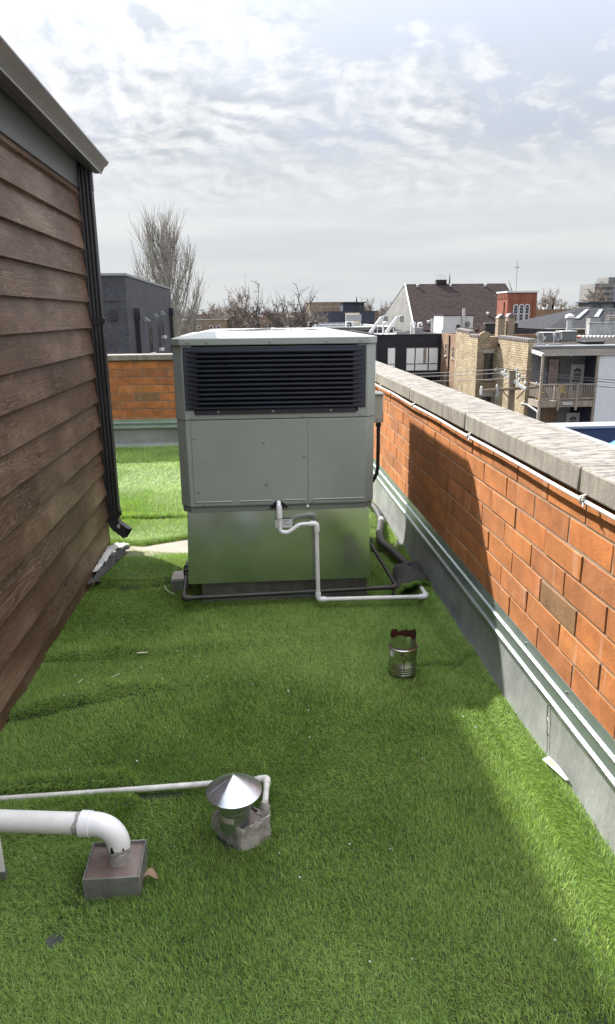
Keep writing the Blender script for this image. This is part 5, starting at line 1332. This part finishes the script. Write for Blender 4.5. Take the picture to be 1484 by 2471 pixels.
for (xa, xb, za, zb) in ((18.0, 19.9, -.35, .35), (20.0, 21.0, -.25, .62)):
    MB().box(xa, xb, 64.0, 64.06, zb-.06, zb).box(xa, xb, 64.0, 64.06, za, za+.06).build('rail', 'wood_grey', lt)
    k = xa
    while k < xb-.2:
        MB().bar((k, 64.02, za+.05), (min(k+.6, xb), 64.02, za+.05+min(.6, xb-k)*(zb-za-.1)/.6), .05, .02, (0, 1, 0)).build('slat', 'wood_grey', lt)
        MB().bar((min(k+.6, xb), 64.045, za+.05), (k, 64.045, za+.05+min(.6, xb-k)*(zb-za-.1)/.6), .05, .02, (0, 1, 0)).build('slat', 'wood_grey', lt); k += .19
br = flat_building('brown_building', 16.95, 24, 59.2, 64.6, -.12, 'brown_brick', 'brown brick flank wall with narrow windows between black and cream buildings', 'roof_tar')
for (ya, yb, za, zb) in ((62.6, 63.2, -1.95, -.90), (60.4, 60.9, -2.05, -1.05), (59.6, 60.05, -2.10, -1.05)):
    window(br, 'x', 16.95, ya, yb, za, zb, frame='wood_grey', fw=.10, rails=((za+zb)/2,), sill='stone_sill')
MB().tube([(16.90, 61.75, -.2), (16.90, 61.75, GZ)], .07, 6).build('drainpipe', 'frame_black', br)
ym = thing('cream_building', (22, 53, GZ), 'cream brick two-flat with tile-capped parapet, rear porch and chimneys', 'building')
X1, X2, YA, YB, YN = 16.70, 18.20, 53.2, 59.1, 47.0
MB().box(X1, X2, YA, YB, GZ, -.10).box(X2+.002, 31, YA+.002, YB, GZ, -.6).build('wall', 'cream_brick', ym)
MB().box(X2, X2+.32, YN, YA-.002, GZ, -.20).build('wall', 'cream_brick', ym)
MB().box(X1+.002, X2-.002, YA-.03, YA-.002, GZ, -.12).build('recess_wall', 'cream_brick_dark', ym)  # shade of this backlit face is put into the darker brick colour
MB().box(X2+.32, 31, YN+.0, YA, GZ, -.55).build('core', 'stucco_dark', ym)
MB().add([(X2+.3, YN-2.1, -.93), (31, YN-2.1, -.90), (31, YN+3, -.45), (X2+.3, YN+3, -.42)], [(0, 1, 2, 3)]).build('porch_roof', 'roof_tar', ym)
MB().box(X2+.3, 31, YN+3, 62, -.60, -.45).build('roof', 'roof_tar', ym)
# stepped upper flank
MB().box(X1, X1+.3, YA+2.2, YB, -.098, .18).build('parapet_step', 'cream_brick', ym)
for k in range(11): MB().tube([(X1-.04, YA+2.3+k*.32, .20+.012*k), (X1+.34, YA+2.3+k*.32, .22+.012*k)], .13, 8).build('tile_cap', 'terracotta_cap', ym)
for k in range(6): MB().tube([(X1-.04, YA+.2+k*.34, -.06), (X1+.34, YA+.2+k*.34, -.04)], .13, 8).build('tile_cap', 'terracotta_cap', ym)
for k in range(18): MB().tube([(X2-.05, YN+.15+k*.345, -.18+.004*k), (X2+.38, YN+.15+k*.345, -.16+.004*k)], .13, 8).build('tile_cap', 'terracotta_cap', ym)
window(ym, 'y', YA-.03, 17.25, 17.95, -3.20, -1.30, rails=(-2.25,), sill='stone_sill')
MB().box(17.15, 18.05, YA-.06, YA-.033, -1.28, -1.02).build('lintel', 'stone_sill', ym)
window(ym, 'y', YA-.03, 17.25, 17.95, -6.2, -4.52, rails=(-5.4,))
MB().box(17.15, 18.05, YA-.06, YA-.033, -4.50, -4.20).build('lintel', 'stone_sill', ym)
for (y, z0, z1) in ((48.6, -2.75, -2.05), (52.5, -5.1, -4.3)):
    gb = MB()
    for i in range(2):
        for j in range(4): gb.box(X2-.03, X2-.003, y+i*.22, y+i*.22+.20, z0+j*.19, z0+j*.19+.175)
    gb.build('glass_block', 'pipe_grey', ym)
MB().box(X2-.12, X2-.003, 52.6, 52.8, -.80, -.55).build('wall_lamp', 'frame_black', ym)
MB().box(X2-.14, X2-.003, 52.9, 53.1, -2.62, -2.35).build('meter_box', 'paint_white', ym)
hump = MB().prism([(X1+.1, -.10), (X2-.55, -.10), (X2-.55, .10), (X2-.72, .26), (X2-.92, .30), (X1+.35, .22), (X1+.15, .08)], 'y', YA+.02, YA+.3).build('arched_coping', 'chimney_brick', ym)
for (xa, xb, tz_, kind) in ((18.22, 18.74, 1.22, 0), (18.95, 19.47, 1.28, 1)):
    cm = MB().box(xa, xb, 53.3, 53.9, -.45, tz_).build('chimney', 'chimney_brick', ym)
    for q in range(5): MB().box(xa-.015, xb+.015, 53.285, 53.915, -.05+q*.26, -.03+q*.26).build('course', 'stone_sill', cm)
    xc = (xa+xb)/2
    cap_ = [(xa-.04, tz_), (xb+.04, tz_)]+([(xb-.02, tz_+.12), (xc, tz_+.32), (xa+.02, tz_+.12)] if kind == 0 else [(xc+.27*math.cos(a*math.pi/8), tz_+.06+.24*math.sin(a*math.pi/8)) for a in range(9)])
    MB().prism(cap_, 'y', 53.27, 53.93).build('chimney_cap', 'terracotta_cap', cm)
    MB().prism([(xc-.10, tz_+.02), (xc+.10, tz_+.02), (xc, tz_+.18)], 'y', 53.255, 53.268).build('smoke_hole', 'frame_black', cm)
# ---- rear porch
PF, PB = 45.0, 47.0; PX0, PX1 = 18.42, 22.14; DK = -3.92
MB().box(18.53, 23.4, PB-.05, PB-.005, GZ, -.95).build('porch_back_wall', 'stucco_dark', ym)
MB().box(22.16, 22.30, PF+.05, PB-.06, GZ, -.97).build('porch_side_wall', 'navy_wall', ym)
MB().box(PX0-.05, 22.16, PF-.02, PB-.06, DK-.42, DK-.02).build('porch_deck', 'wood_grey', ym)
MB().box(PX0-.10, 31, PF-.12, PF+.02, -1.06, -.93).build('porch_beam', 'stone_sill', ym)
MB().bar((X2+.22, PB+.1, -.83), (X2+.22, PF-.1, -1.0), .12, .22).build('porch_rafter', 'peeling_white', ym)
for x in (PX0+.02, 22.06): MB().box(x-.07, x+.07, PF-.07, PF+.07, GZ, -1.065).build('porch_post', 'wood_grey', ym)
for x in (19.66, 20.86): MB().box(x-.06, x+.06, PF-.10, PF-.0, DK-.62, -2.88).build('rail_post', 'wood_grey', ym)
rlg = MB().box(PX0+.09, 21.98, PF-.06, PF+.06, -2.93, -2.84).build('handrail', 'wood_grey', ym)
MB().box(PX0+.09, 21.98, PF-.05, PF+.05, -3.84, -3.75).build('bottom_rail', 'wood_grey', ym)
bal = MB().box(-.022, .022, -.022, .022, -3.75, -2.93).mesh('baluster', smooth=0); bal.materials.append(MATS['wood_grey'])
x = PX0+.18
while x < 21.95: inst('baluster', bal, ym, (x, PF, 0)); x += .115
MB().box(PX0-.04, PX0+.06, PF+.08, PB-.07, -2.93, -2.84).build('handrail', 'wood_grey', ym)
y = PF+.16
while y < PB-.1: inst('baluster', bal, ym, (PX0+.01, y, 0)); y += .12
def door(xa, xb, z0, z1):
    fw = .10; d = MB().box(xa, xa+fw, PB-.11, PB-.052, z0, z1).box(xb-fw, xb, PB-.11, PB-.052, z0, z1).box(xa+fw, xb-fw, PB-.11, PB-.052, z1-fw, z1).box(xa+fw+.002, xb-fw-.002, PB-.085, PB-.052, z0, z1-fw-.002).build('door', 'paint_white', ym)
    xc = (xa+xb)/2; r_ = (xb-xa)/2-.20
    MB().prism([(xc+r_*math.cos(math.pi*i/10), z1-.48+r_*.95*math.sin(math.pi*i/10)) for i in range(11)], 'y', PB-.098, PB-.087).build('fanlight', 'window_glass', d)
    for a in (45, 90, 135): MB().bar((xc+.05*math.cos(R(a)), PB-.102, z1-.47+.05*math.sin(R(a))), (xc+r_*math.cos(R(a)), PB-.102, z1-.48+r_*.95*math.sin(R(a))), .025, .006, (0, 1, 0)).build('fanlight_bar', 'paint_white', d)
    MB().box(xa+.19, xb-.19, PB-.098, PB-.087, z0+.95, z1-.55).build('pane', 'stucco_pale', d); MB().box(xa+.19, xb-.19, PB-.098, PB-.087, z0+.35, z0+.88).build('pane', 'stucco_pale', d)
    MB().box(xa+.13, xa+.17, PB-.14, PB-.112, z0+.95, z0+1.12).build('handle', 'frame_black', d)
door(21.22, 22.12, -3.88, -1.76); door(21.20, 22.10, -7.1, -5.0)
MB().box(21.40, 22.1, PB-.09, PB-.052, -4.97, -4.55).build('transom', 'window_glass', ym)
w = window(ym, 'y', PB-.05, 19.60, 20.42, -3.20, -1.32, rails=(-2.30,), fw=.07)
mat('plastic_film', (.22, .17, .16), .25, var=.5, vs_=3, world=True)
MB().box(19.68, 20.34, PB-.085, PB-.075, -3.12, -1.40).build('plastic_film', 'plastic_film', w)
MB().box(19.45, 20.50, PB-.075, PB-.052, GZ, -4.62).build('lower_brick', 'brown_brick', ym)
MB().prism([(19.96+.62*u, -4.17+.16*v) for u, v in ((.08, 0), (.92, 0), (1, .2), (1, .8), (.92, 1), (.08, 1), (0, .8), (0, .2))], 'y', PF-.13, PF-.105).build('name_plate', 'paint_white', ym)
s = MB()
for (u0, u1) in ((.10, .14), (.20, .36), (.43, .90)):
    u = u0
    while u < u1: s.box(19.96+.62*u, 19.96+.62*(u+.035), PF-.134, PF-.131, -4.105, -4.045); u += .055
s.build('lettering', 'ink', ym)
MB().lathe([(.02, .12), (.06, .06), (.07, 0), (0, -.03)], (20.5, PF+.5, -1.15), 8).build('porch_lamp', 'paint_white', ym)
MB().tube(fillet([(X2-.05, PB+.4, -4.35), (X2+.1, PB-.3, -4.35), (PX0-.02, PF+.1, -4.62), (PX0-.02, PF+.1, -5.2)], .15), .06, 8).build('gutter_pipe', 'peeling_white', ym)
for (x, lab) in ((18.85, 'yellow plastic chair on the porch behind the balusters, left one'), (20.35, 'yellow plastic chair on the porch behind the balusters, right one')):
    o = thing('porch_chair', (x, 46, DK), lab, 'chair')
    MB().box(x-.24, x+.24, 45.8, 46.25, DK+.40, DK+.45).build('seat', 'yellow_plastic', o); MB().box(x-.24, x+.24, 46.22, 46.27, DK+.46, DK+.95).build('backrest', 'yellow_plastic', o)
    for sx in (-.21, .21):
        for yy in (45.83, 46.2): MB().box(x+sx-.02, x+sx+.02, yy-.02, yy+.02, DK-.02, DK+.40).build('leg', 'yellow_plastic', o)
o = thing('white_post_pair', (19.6, 45.5, DK), 'white rolled tubes leaning behind the porch railing', 'tube')
MB().tube([(19.52, 45.4, DK-.02), (19.52, 45.4, DK+.95)], .05, 8).tube([(19.86, 45.4, DK-.02), (19.86, 45.4, DK+.95)], .05, 8).build('tubes', 'paint_white', o)
# ---- clad stair tower to the right of the porch
wt = thing('clad_stair_tower', (24, 46, GZ), 'pale blue-white clapboard wall at the right edge beside the porch', 'building')
s = MB(); z = -8.4
while z < -.98:
    zt_ = min(z+.108, -.955); s.add([(22.16, PF-.035, z), (26, PF-.035, z), (26, PF, zt_), (22.16, PF, zt_), (22.16, PF+.02, z), (26, PF+.02, z), (22.16, PF+.02, zt_), (26, PF+.02, zt_)], [(0, 1, 2, 3), (0, 4, 5, 1), (0, 3, 6, 4)]); z += .108
s.build('clapboards', 'vinyl_siding', wt, smooth=0)
MB().box(22.31, 26, PF+.03, PB-.06, GZ, -.96).build('core', 'vinyl_siding', wt)
MB().box(22.14, 22.45, PF-.10, PF-.04, -1.12, -.95).build('bracket', 'stone_sill', wt)
# ---- roof equipment on the cream building
for (x0, x1, y0, z0, z1, lab) in ((21.05, 22.25, 51.6, -.45, .22, 'grey slatted condenser on the cream building roof, left of the tall vent'), (22.50, 23.65, 51.8, -.45, .29, 'grey slatted condenser in front of the tall vent pipe')):
    o = thing('condenser_unit', ((x0+x1)/2, y0, z0), lab, 'air conditioner'); y1 = y0+1.1
    MB().box(x0+.04, x1-.04, y0+.04, y1-.04, z0, z1-.06).build('cabinet', 'ac_fin', o)
    for k in range(12): xx = x0+.03+(x1-x0-.06)*k/11; MB().box(xx-.022, xx+.022, y0, y0+.035, z0+.05, z1-.10).build('slat', 'ac_grey', o)
    for k in range(8): yy = y0+.08+(y1-y0-.16)*k/7; MB().box(x0, x0+.035, yy-.022, yy+.022, z0+.05, z1-.10).build('slat', 'ac_grey', o)
    MB().box(x0-.03, x1+.03, y0-.03, y1+.03, z1-.06, z1).build('lid', 'pipe_grey', o, bevel=.02); MB().box(x0, x1, y0, y1, z0-.02, z0+.05).build('base', 'ac_fin', o)
o = thing('vent_stack', (23.3, 55, -.5), 'tall white vent stack with a cap on the cream building roof', 'vent')
MB().tube([(24.4, 55, -.5), (24.4, 55, 1.15)], .20, 14).build('stack', 'pipe_grey', o); MB().lathe([(.24, 1.10), (.34, 1.16), (.34, 1.30), (.30, 1.38), (.12, 1.48), (0, 1.5)], (24.4, 55, 0), 14).build('cap', 'paint_white', o)
for (x, y, rz, lab) in ((19.45, 48.5, 1.75, 'grey satellite dish seen edge-on on the porch roof, left one'), (20.45, 48.3, 1.45, 'white satellite dish tilted up on the porch roof, right one')):
    o = thing('satellite_dish', (x, y, -.5), lab, 'satellite dish'); Q = Matrix.Rotation(rz, 3, 'Z') @ Matrix.Rotation(R(62), 3, 'X')
    s = MB(); n = 20
    prof = [(0, 0), (.13, .012), (.26, .05), (.36, .10), (.36, .112), (.26, .062), (.13, .024), (0, .012)]
    s.lathe(prof, (0, 0, 0), n); s.v = [tuple(Vector((x, y, -.02))+Q @ Vector(v)) for v in s.v]; s.build('dish', 'metal_coping', o)
    c_ = Vector((x, y, -.02)); f = c_+Q @ Vector((0, -.30, .42))
    MB().bar(c_+Q @ Vector((0, -.34, .09)), f, .03, .03).build('arm', 'pipe_grey', o); MB().lathe([(.03, 0), (.05, .03), (.05, .09), (0, .1)], tuple(f), 8).build('feed', 'paint_white', o)
    MB().tube([(x+.05, y+.1, -.55), (x+.02, y+.05, -.05)], .03, 8).build('mast', 'pipe_grey', o); MB().box(x-.4, x+.5, y-.1, y+.3, -.58, -.47).build('ballast', 'ac_grey', o)
o = thing('roof_hatch', (24.2, 50.5, -.6), 'flat black roof hatch on the cream building roof', 'hatch')
MB().box(22.9, 24.2, 48.7, 49.9, -.62, -.42).build('kerb', 'frame_black', o); MB().box(22.82, 24.28, 48.6, 50.0, -.418, -.34).build('lid', 'frame_black', o, bevel=.02)
# dark timber shed behind the chimneys
o = thing('black_roof_screen', (20.5, 60, -.5), 'black tarred screen wall behind the chimneys of the cream building', 'wall')
MB().box(19.6, 22.4, 60.5, 60.7, -.6, .75).build('panel', 'frame_black', o); MB().box(22.42, 26.5, 60.5, 60.7, -.6, .25).build('panel', 'frame_black', o); MB().box(19.5, 22.5, 60.4, 60.8, .752, .80).build('cap', 'stone_sill', o)

# ------------------------------------------------------------------ grey shingled house and white parapet, right edge
gh = thing('grey_roof_house', (38, 76, GZ), 'house with a grey shingle hip roof and skylights at the right', 'house')
e0, e1, r0, r1 = Vector((28.7, 70, .02)), Vector((46, 70, -.25)), Vector((35.6, 78, 2.03)), Vector((46, 78, 1.95))
MB().add([e0, e1, r1, r0], [(0, 1, 2, 3)]).add([e0, r0, Vector((28.7, 86, 0))], [(0, 1, 2)]).add([r0, r1, Vector((46, 86, 0)), Vector((28.7, 86, 0))], [(0, 1, 2, 3)]).build('roof', 'grey_shingle', gh)
MB().box(29.2, 45.5, 70.6, 85.5, GZ, -.1).build('wall', 'tan_brick', gh)
MB().tube([e0, e1], .09, 6).build('gutter', 'stone_sill', gh)
def onr(u, v): return e0*(1-u)*(1-v)+e1*u*(1-v)+r0*(1-u)*v+r1*u*v
for (u, v0, v1) in ((.10, .42, .86), (.235, .42, .86), (.40, .42, .90)):
    nrm = Vector((0, -.24, .97)); a_, b_, c_, d_ = (onr(u, v0), onr(u+.035, v0), onr(u+.035, v1), onr(u, v1)); s = MB()
    s.add([p+nrm*.02 for p in (a_, b_, c_, d_)]+[p+nrm*.16 for p in (a_, b_, c_, d_)], [(4, 5, 6, 7), (0, 1, 5, 4), (1, 2, 6, 5), (2, 3, 7, 6), (3, 0, 4, 7)]); s.build('skylight', 'metal_coping', gh)
MB().box(37.2, 43, 79, 82, 1.5, 2.55).build('dormer', 'stucco_pale', gh); MB().box(36.9, 43, 78.8, 82, 2.552, 2.68).build('dormer_roof', 'navy_panel', gh)
for x in (37.6, 38.2): MB().box(x, x+.35, 78.93, 78.99, 1.95, 2.4).build('dormer_window', 'window_glass', gh)
MB().box(40.0, 41.0, 78.6, 79.4, 1.6, 4.0).build('chimney', 'navy_panel', gh)
wp = thing('white_parapet', (30, 60, GZ), 'peeling white painted parapet wall at the right edge', 'wall')
MB().box(28.4, 36, 60, 60.35, -.55, .68).build('wall', 'peeling_white', wp); MB().box(28.35, 36, 59.95, 60.4, .682, .76).build('coping', 'peeling_white', wp)
for k in range(14): MB().tube([(26.6+k*.32, 58.9, -.40-.006*k), (26.6+k*.32, 59.3, -.38-.006*k)], .14, 8).build('tile_cap', 'paint_white', wp)
o = thing('roof_deck_stair', (31.5, 61, .6), 'timber stair and black rail on the roof at the right edge', 'stair')
for k in range(5): MB().box(30.3+k*.18, 31.6, 61+k*.01, 61.3+k*.3, .55+k*.18, .60+k*.18).build('tread', 'wood_grey', o)
MB().tube([(29.9, 60.8, .5), (29.9, 60.8, 1.75), (31.5, 60.8, 1.75)], .03, 6).tube([(30.6, 60.8, .5), (30.6, 60.8, 1.75)], .03, 6).build('rail', 'frame_black', o)
o = thing('condenser_unit', (29.6, 61.5, .2), 'grey condenser behind the peeling white parapet', 'air conditioner'); MB().box(29.0, 29.9, 61.2, 62, -.3, 1.15).build('cabinet', 'ac_grey', o, bevel=.03); MB().box(28.96, 29.94, 61.16, 62.04, 1.152, 1.2).build('lid', 'ac_fin', o)
# junk along the roof edge
o = thing('orange_pipe', (25.5, 58.2, -.4), 'orange pipe lying along the far edge of the cream building roof', 'pipe')
mat('orange_plastic', (.45, .12, .06), .5); MB().tube([(25.2, 57.5, -.36), (26.6, 57.6, -.34)], .07, 8).build('length', 'orange_plastic', o)
o = thing('white_bundle', (25, 58.5, -.4), 'rumpled white sheeting on the cream building roof', 'sheeting')
s = MB(); rr = random.Random(2)
for i in range(9):
    for j in range(4): s.v.append((24.6+i*.28, 58.4+j*.25, -.43+(.22 if 0 < j < 3 and 0 < i < 8 else 0)*rr.uniform(.3, 1)))
for i in range(8):
    for j in range(3): q = i*4+j; s.f.append((q, q+4, q+5, q+1))
s.build('sheet', 'peeling_white', o, smooth=60)
# brown block, office tower, other far blocks
bb = flat_building('brown_block', 62.8, 80, 160, 180, 2.15, 'brown_brick', 'long brown brick block with white windows right of the church tower', 'roof_silver', 'stone_sill')
for k, x in enumerate((63.6, 66.2, 68.9, 71.6, 74.2)): window(bb, 'y', 160, x, x+.95, -1.1, .60, frame='paint_white', fw=.14, rails=(-.2,))
for k in range(9): 
    x = 63.2+k*.95; h = [.9, .5, 1.3, .6, 1.7, 1.6, .8, 1.2, .6][k]
    MB().box(x, x+[.3, .7, .25, .8, 1.4, .4, .6, .3, .7][k], 163, 164, 1.8, 2.2+h*.7).build('roof_box', ['paint_white', 'stucco_pale', 'stone_sill'][k % 3], bb)
hr = thing('office_block', (210, 425, GZ), 'grey concrete office block on the horizon at the right edge', 'building')
MB().box(200, 240, 420, 440, GZ, 17.2).build('wall', 'concrete_far', hr); MB().box(209.2, 235, 423, 438, 17.202, 20.8).build('penthouse', 'concrete_far', hr)
for r_ in range(6):
    z = 15.2-r_*3.1
    for k in range(12): MB().box(200.6+k*3.2, 203.3+k*3.2, 419.9, 419.99, z-1.3, z).build('window', 'window_glass', hr)
for k in range(4): MB().tube([(204.5+k*.7, 424, 17), (204.5+k*.7, 424, 18.6+.4*(k % 2))], .12, 5).build('antenna', 'frame_black', hr)
lb = flat_building('low_brick_building', -9.2, -3.1, 90, 102, 1.08, 'tan_brick', 'low tan brick building left of the dark crooked tree', 'roof_silver', 'stone_sill')
for x in (-8.7, -7.7, -6.7, -5.2, -4.3): window(lb, 'y', 90, x, x+.42, .02, .45, frame='paint_white', fw=.07)
fb = [(-16, -2.5, 150, 166, 1.55, 'concrete_far', 'roof_white', 'low building with a bright white roof behind the low tan brick building'), (-2.2, 4.6, 140, 150, 1.2, 'brown_brick', 'roof_white', 'small white-roofed building just behind the dark crooked tree'),
      (5.2, 13.5, 150, 165, 1.0, 'tan_brick', 'roof_silver', 'long low tan building right of the dark crooked tree'), (-22, -8, 210, 230, 1.9, 'brown_brick', 'roof_silver', 'far brown block on the horizon behind the poplar'),
      (-5, 8, 240, 260, 1.9, 'red_brick', 'roof_silver', 'far red brick block on the horizon above the white roofs'), (12, 24, 230, 250, 2.2, 'brown_brick', 'roof_silver', 'far brown brick block on the horizon above the roof equipment'),
      (26, 45, 260, 280, 2.6, 'tan_brick', 'roof_silver', 'far tan block on the horizon left of the church roof'), (-40, -25, 250, 270, 2.2, 'tan_brick', 'roof_silver', 'far tan block on the horizon at the left'), (88, 112, 200, 212, 1.6, 'tan_brick', 'roof_white', 'low pale block below the bare trees at right')]
for (x0, x1, y0, y1, zt_, wl, rf, lab) in fb:
    o = flat_building('far_block', x0, x1, y0, y1, zt_, wl, lab, rf, 'stone_sill', .25, .5)
    n = int((x1-x0)/2.2) if y0 < 170 else 0
    for k in range(n): window(o, 'y', y0, x0+.7+k*2.2, x0+1.6+k*2.2, zt_-2.2, zt_-.9, frame='paint_white', fw=.12)
    for k in range(3): xx = rt.uniform(x0+1, x1-2); MB().box(xx, xx+rt.uniform(.6, 1.6), y0+3, y0+4, zt_-.25, zt_+rt.uniform(.3, .8)).build('roof_box', rt.choice(['paint_white', 'stucco_pale', 'stone_sill']), o)
o = thing('far_spire', (42.8, 300, GZ), 'thin dark church spire on the horizon left of the church', 'spire')
MB().box(41.9, 43.7, 299, 301, GZ, 4.2).build('tower', 'brown_brick', o); MB().lathe([(.95, 4.2), (.35, 6.6), (0, 9.0)], (42.8, 300, 0), 8).build('spire', 'spire_dark', o)

# ------------------------------------------------------------------ utility pole and wires
po_ = thing('utility_pole', (11.0, 30, GZ), 'weathered timber utility pole with two crossarms beyond the parapet', 'utility pole')
MB().tube([(11.13, 30, GZ), (11.01, 30, -1.4), (11.0, 30, -.80)], [.19, .152, .148], 14).build('pole', 'wood_pole', po_)
MB().lathe([(.15, 0), (.15, .05), (0, .06)], (11.0, 30, -.81), 12).build('pole_cap', 'frame_black', po_)
MB().bar((9.56, 29.80, -1.56), (12.10, 29.80, -1.45), .10, .11).build('crossarm', 'wood_pole', po_)
ua = MB().bar((10.78, 30.75, -.86), (11.30, 29.15, -1.46), .10, .12).build('crossarm', 'peeling_white', po_)
for (p, q) in (((10.55, 29.74, -1.58), (10.90, 29.82, -1.95)), ((11.50, 29.74, -1.54), (11.20, 29.82, -1.93))): MB().bar(p, q, .05, .02, (0, 1, 0)).build('brace', 'wood_pole', po_)
ins_p = [(10.86, 30.45, -.82), (11.02, 29.98, -.93), (11.16, 29.55, -1.13)]
ins2 = [(9.62, 29.80, -1.49), (10.30, 29.80, -1.44), (12.02, 29.80, -1.36), (10.62, 29.80, -1.42)]
for p in ins_p+[(11.3, 29.95, -.98), (11.36, 29.7, -1.12), (11.40, 29.45, -1.28)]: MB().lathe([(.025, -.05), (.06, 0), (.075, .02), (.045, .05), (.07, .07), (.04, .11), (0, .12)], p, 10).build('insulator', 'insulator', po_)
for p in ins2[:3]: MB().lathe([(.02, -.03), (.05, 0), (.065, .03), (.04, .07), (.055, .10), (0, .15)], p, 10).build('insulator', 'insulator', po_)
MB().tube([(9.60, 29.74, -1.38), (9.60, 29.74, -1.72)], .05, 10).build('cutout', 'paint_white', po_); MB().tube([(9.62, 29.72, -1.78), (9.66, 29.72, -2.1)], .018, 6).build('lead_wire', 'frame_black', po_)
MB().tube([(10.31, 29.74, -1.38), (10.31, 29.74, -1.80)], .06, 10).build('arrester', 'ac_grey', po_)
MB().tube([(10.35, 29.7, -1.5), (10.6, 29.66, -1.25), (10.85, 29.7, -1.2)], .012, 5).build('jumper', 'wire_dark', po_)
def wire(a, b_, sag, lab, r_=.014):
    a, b_ = Vector(a), Vector(b_); o = thing('overhead_wire', tuple(a), lab, 'wire', 'overhead power wires')
    pts = [a.lerp(b_, k/24)-Vector((0, 0, sag*4*(k/24)*(1-k/24))) for k in range(25)]; MB().tube(pts, r_, 5).build('strand', 'wire_dark', o)
nm_ = ['upper', 'middle', 'lower']
for k, p in enumerate(ins_p):
    q = (p[0], p[1], p[2]+.12)
    wire(q, (p[0]-15.5+.4*k, p[1]+31, p[2]-.40), .85, '%s overhead wire running left from the pole to behind the parapet' % nm_[k])
    wire(q, (p[0]+20+.4*k, p[1]-6, p[2]-.40), .50, '%s overhead wire running right from the pole past the porch' % nm_[k])
# shrubs beside the black building: bare brush
def brush(x, y, z, lab, seed, n=70, w=1.2, h=1.6):
    o = thing('bare_shrub', (x, y, z), lab, 'shrub'); rng = random.Random(seed); segs = []
    for k in range(n):
        az = rng.uniform(0, 6.28); segs.append(grow(rng, Vector((x+rng.uniform(-.3, .3), y+rng.uniform(-.3, .3), z)), Vector((math.cos(az)*w/h, math.sin(az)*w/h, 1)), h*rng.uniform(.5, 1.1), .022, 6, .0, .25, .008))
    v, f = tube_np(segs, 3); MB().add(v, f).build('stems', 'bark_far', o)
brush(15.2, 56.5, -6.5, 'tangled bare shrub at the foot of the brown brick flank wall', 4, 120, 1.6, 3.4)
brush(13.3, 58, -6.5, 'thin bare shrub in front of the black building canopy', 5, 70, 1.6, 3.0)
# tile-capped garden wall and garage roofs in the alley
aw = thing('alley_wall', (14.5, 50, GZ), 'low cream brick wall with tile coping running beside the cream building', 'wall')
MB().box(14.9, 15.2, 42, 56, GZ, -5.05).build('wall', 'cream_brick_dark', aw)
for k in range(30): MB().tube([(14.82, 42.3+k*.46, -5.0), (15.28, 42.3+k*.46, -5.0)], .16, 8).build('tile_cap', 'terracotta_cap', aw)
flat_building('alley_garage', 8.5, 14.2, 55, 62, -4.3, 'tan_brick', 'low garage with a tarred roof below the black building', 'roof_tar', 'stone_sill')

# ------------------------------------------------------------------ neighbouring lower roof just beyond the right parapet
nb = thing('neighbour_roof', (8, 6, GZ), 'neighbouring lower roof with wide pale metal coping and navy inner walls', 'building')
nx0, nx1, ny0, ny1, nz_ = 5.24, 14, -4, 13.13, -.40
MB().box(nx0, nx0+.40, ny0, ny1, GZ, nz_-.05).box(nx0+.402, nx1, ny1-.40, ny1, GZ, nz_-.05).build('wall', 'navy_wall', nb)
MB().box(nx0+.402, nx1, ny0, ny1-.402, GZ, -1.35).build('roof', 'roof_silver', nb)
MB().prism([(nx0-.04, ny0), (nx0+.445, ny0), (nx0+.445, ny1-.445), (nx0-.04, ny1+.04)], 'z', nz_-.048, nz_).build('coping', 'metal_coping', nb, bevel=.006)
MB().prism([(nx0-.034, ny1+.04), (nx0+.449, ny1-.443), (nx1, ny1-.443), (nx1, ny1+.04)], 'z', nz_-.048, nz_).build('coping', 'metal_coping', nb, bevel=.006)
MB().box(nx0+.2, nx0+.447, 11.85, 11.86, nz_+.0005, nz_+.003).build('coping_seam', 'frame_black', nb)
MB().box(nx0+.405, nx1, ny1-.43, ny1-.404, -1.34, -.82).build('inner_panel', 'navy_panel', nb); MB().box(nx0+.405, nx1, ny1-.45, ny1-.404, -.818, -.77).build('term_bar', 'metal_coping', nb)
MB().lathe([(.025, 0), (.02, .02), (0, .025)], (6.15, ny1-.405, -.62), 8, axis=(0, -1, 0)).build('anchor', 'paint_white', nb)
tpn = thing('blue_tarp', (7.1, 12, -1.3), 'crumpled bright blue tarp on the neighbouring roof', 'tarp')
s = MB(); rr = random.Random(6); n = 14
for i in range(n+1):
    for j in range(n+1):
        u, v = i/n, j/n; h = (math.sin(math.pi*u)*math.sin(math.pi*v))**.55
        s.v.append((5.90+1.8*u+rr.uniform(-.03, .03), 11.2+1.35*v+rr.uniform(-.03, .03), -1.345+.92*h+rr.uniform(0, .10)*h))
for i in range(n):
    for j in range(n): q = i*(n+1)+j; s.f.append((q, q+n+1, q+n+2, q+1))
s.build('sheet', 'tarp_blue', tpn, smooth=30)
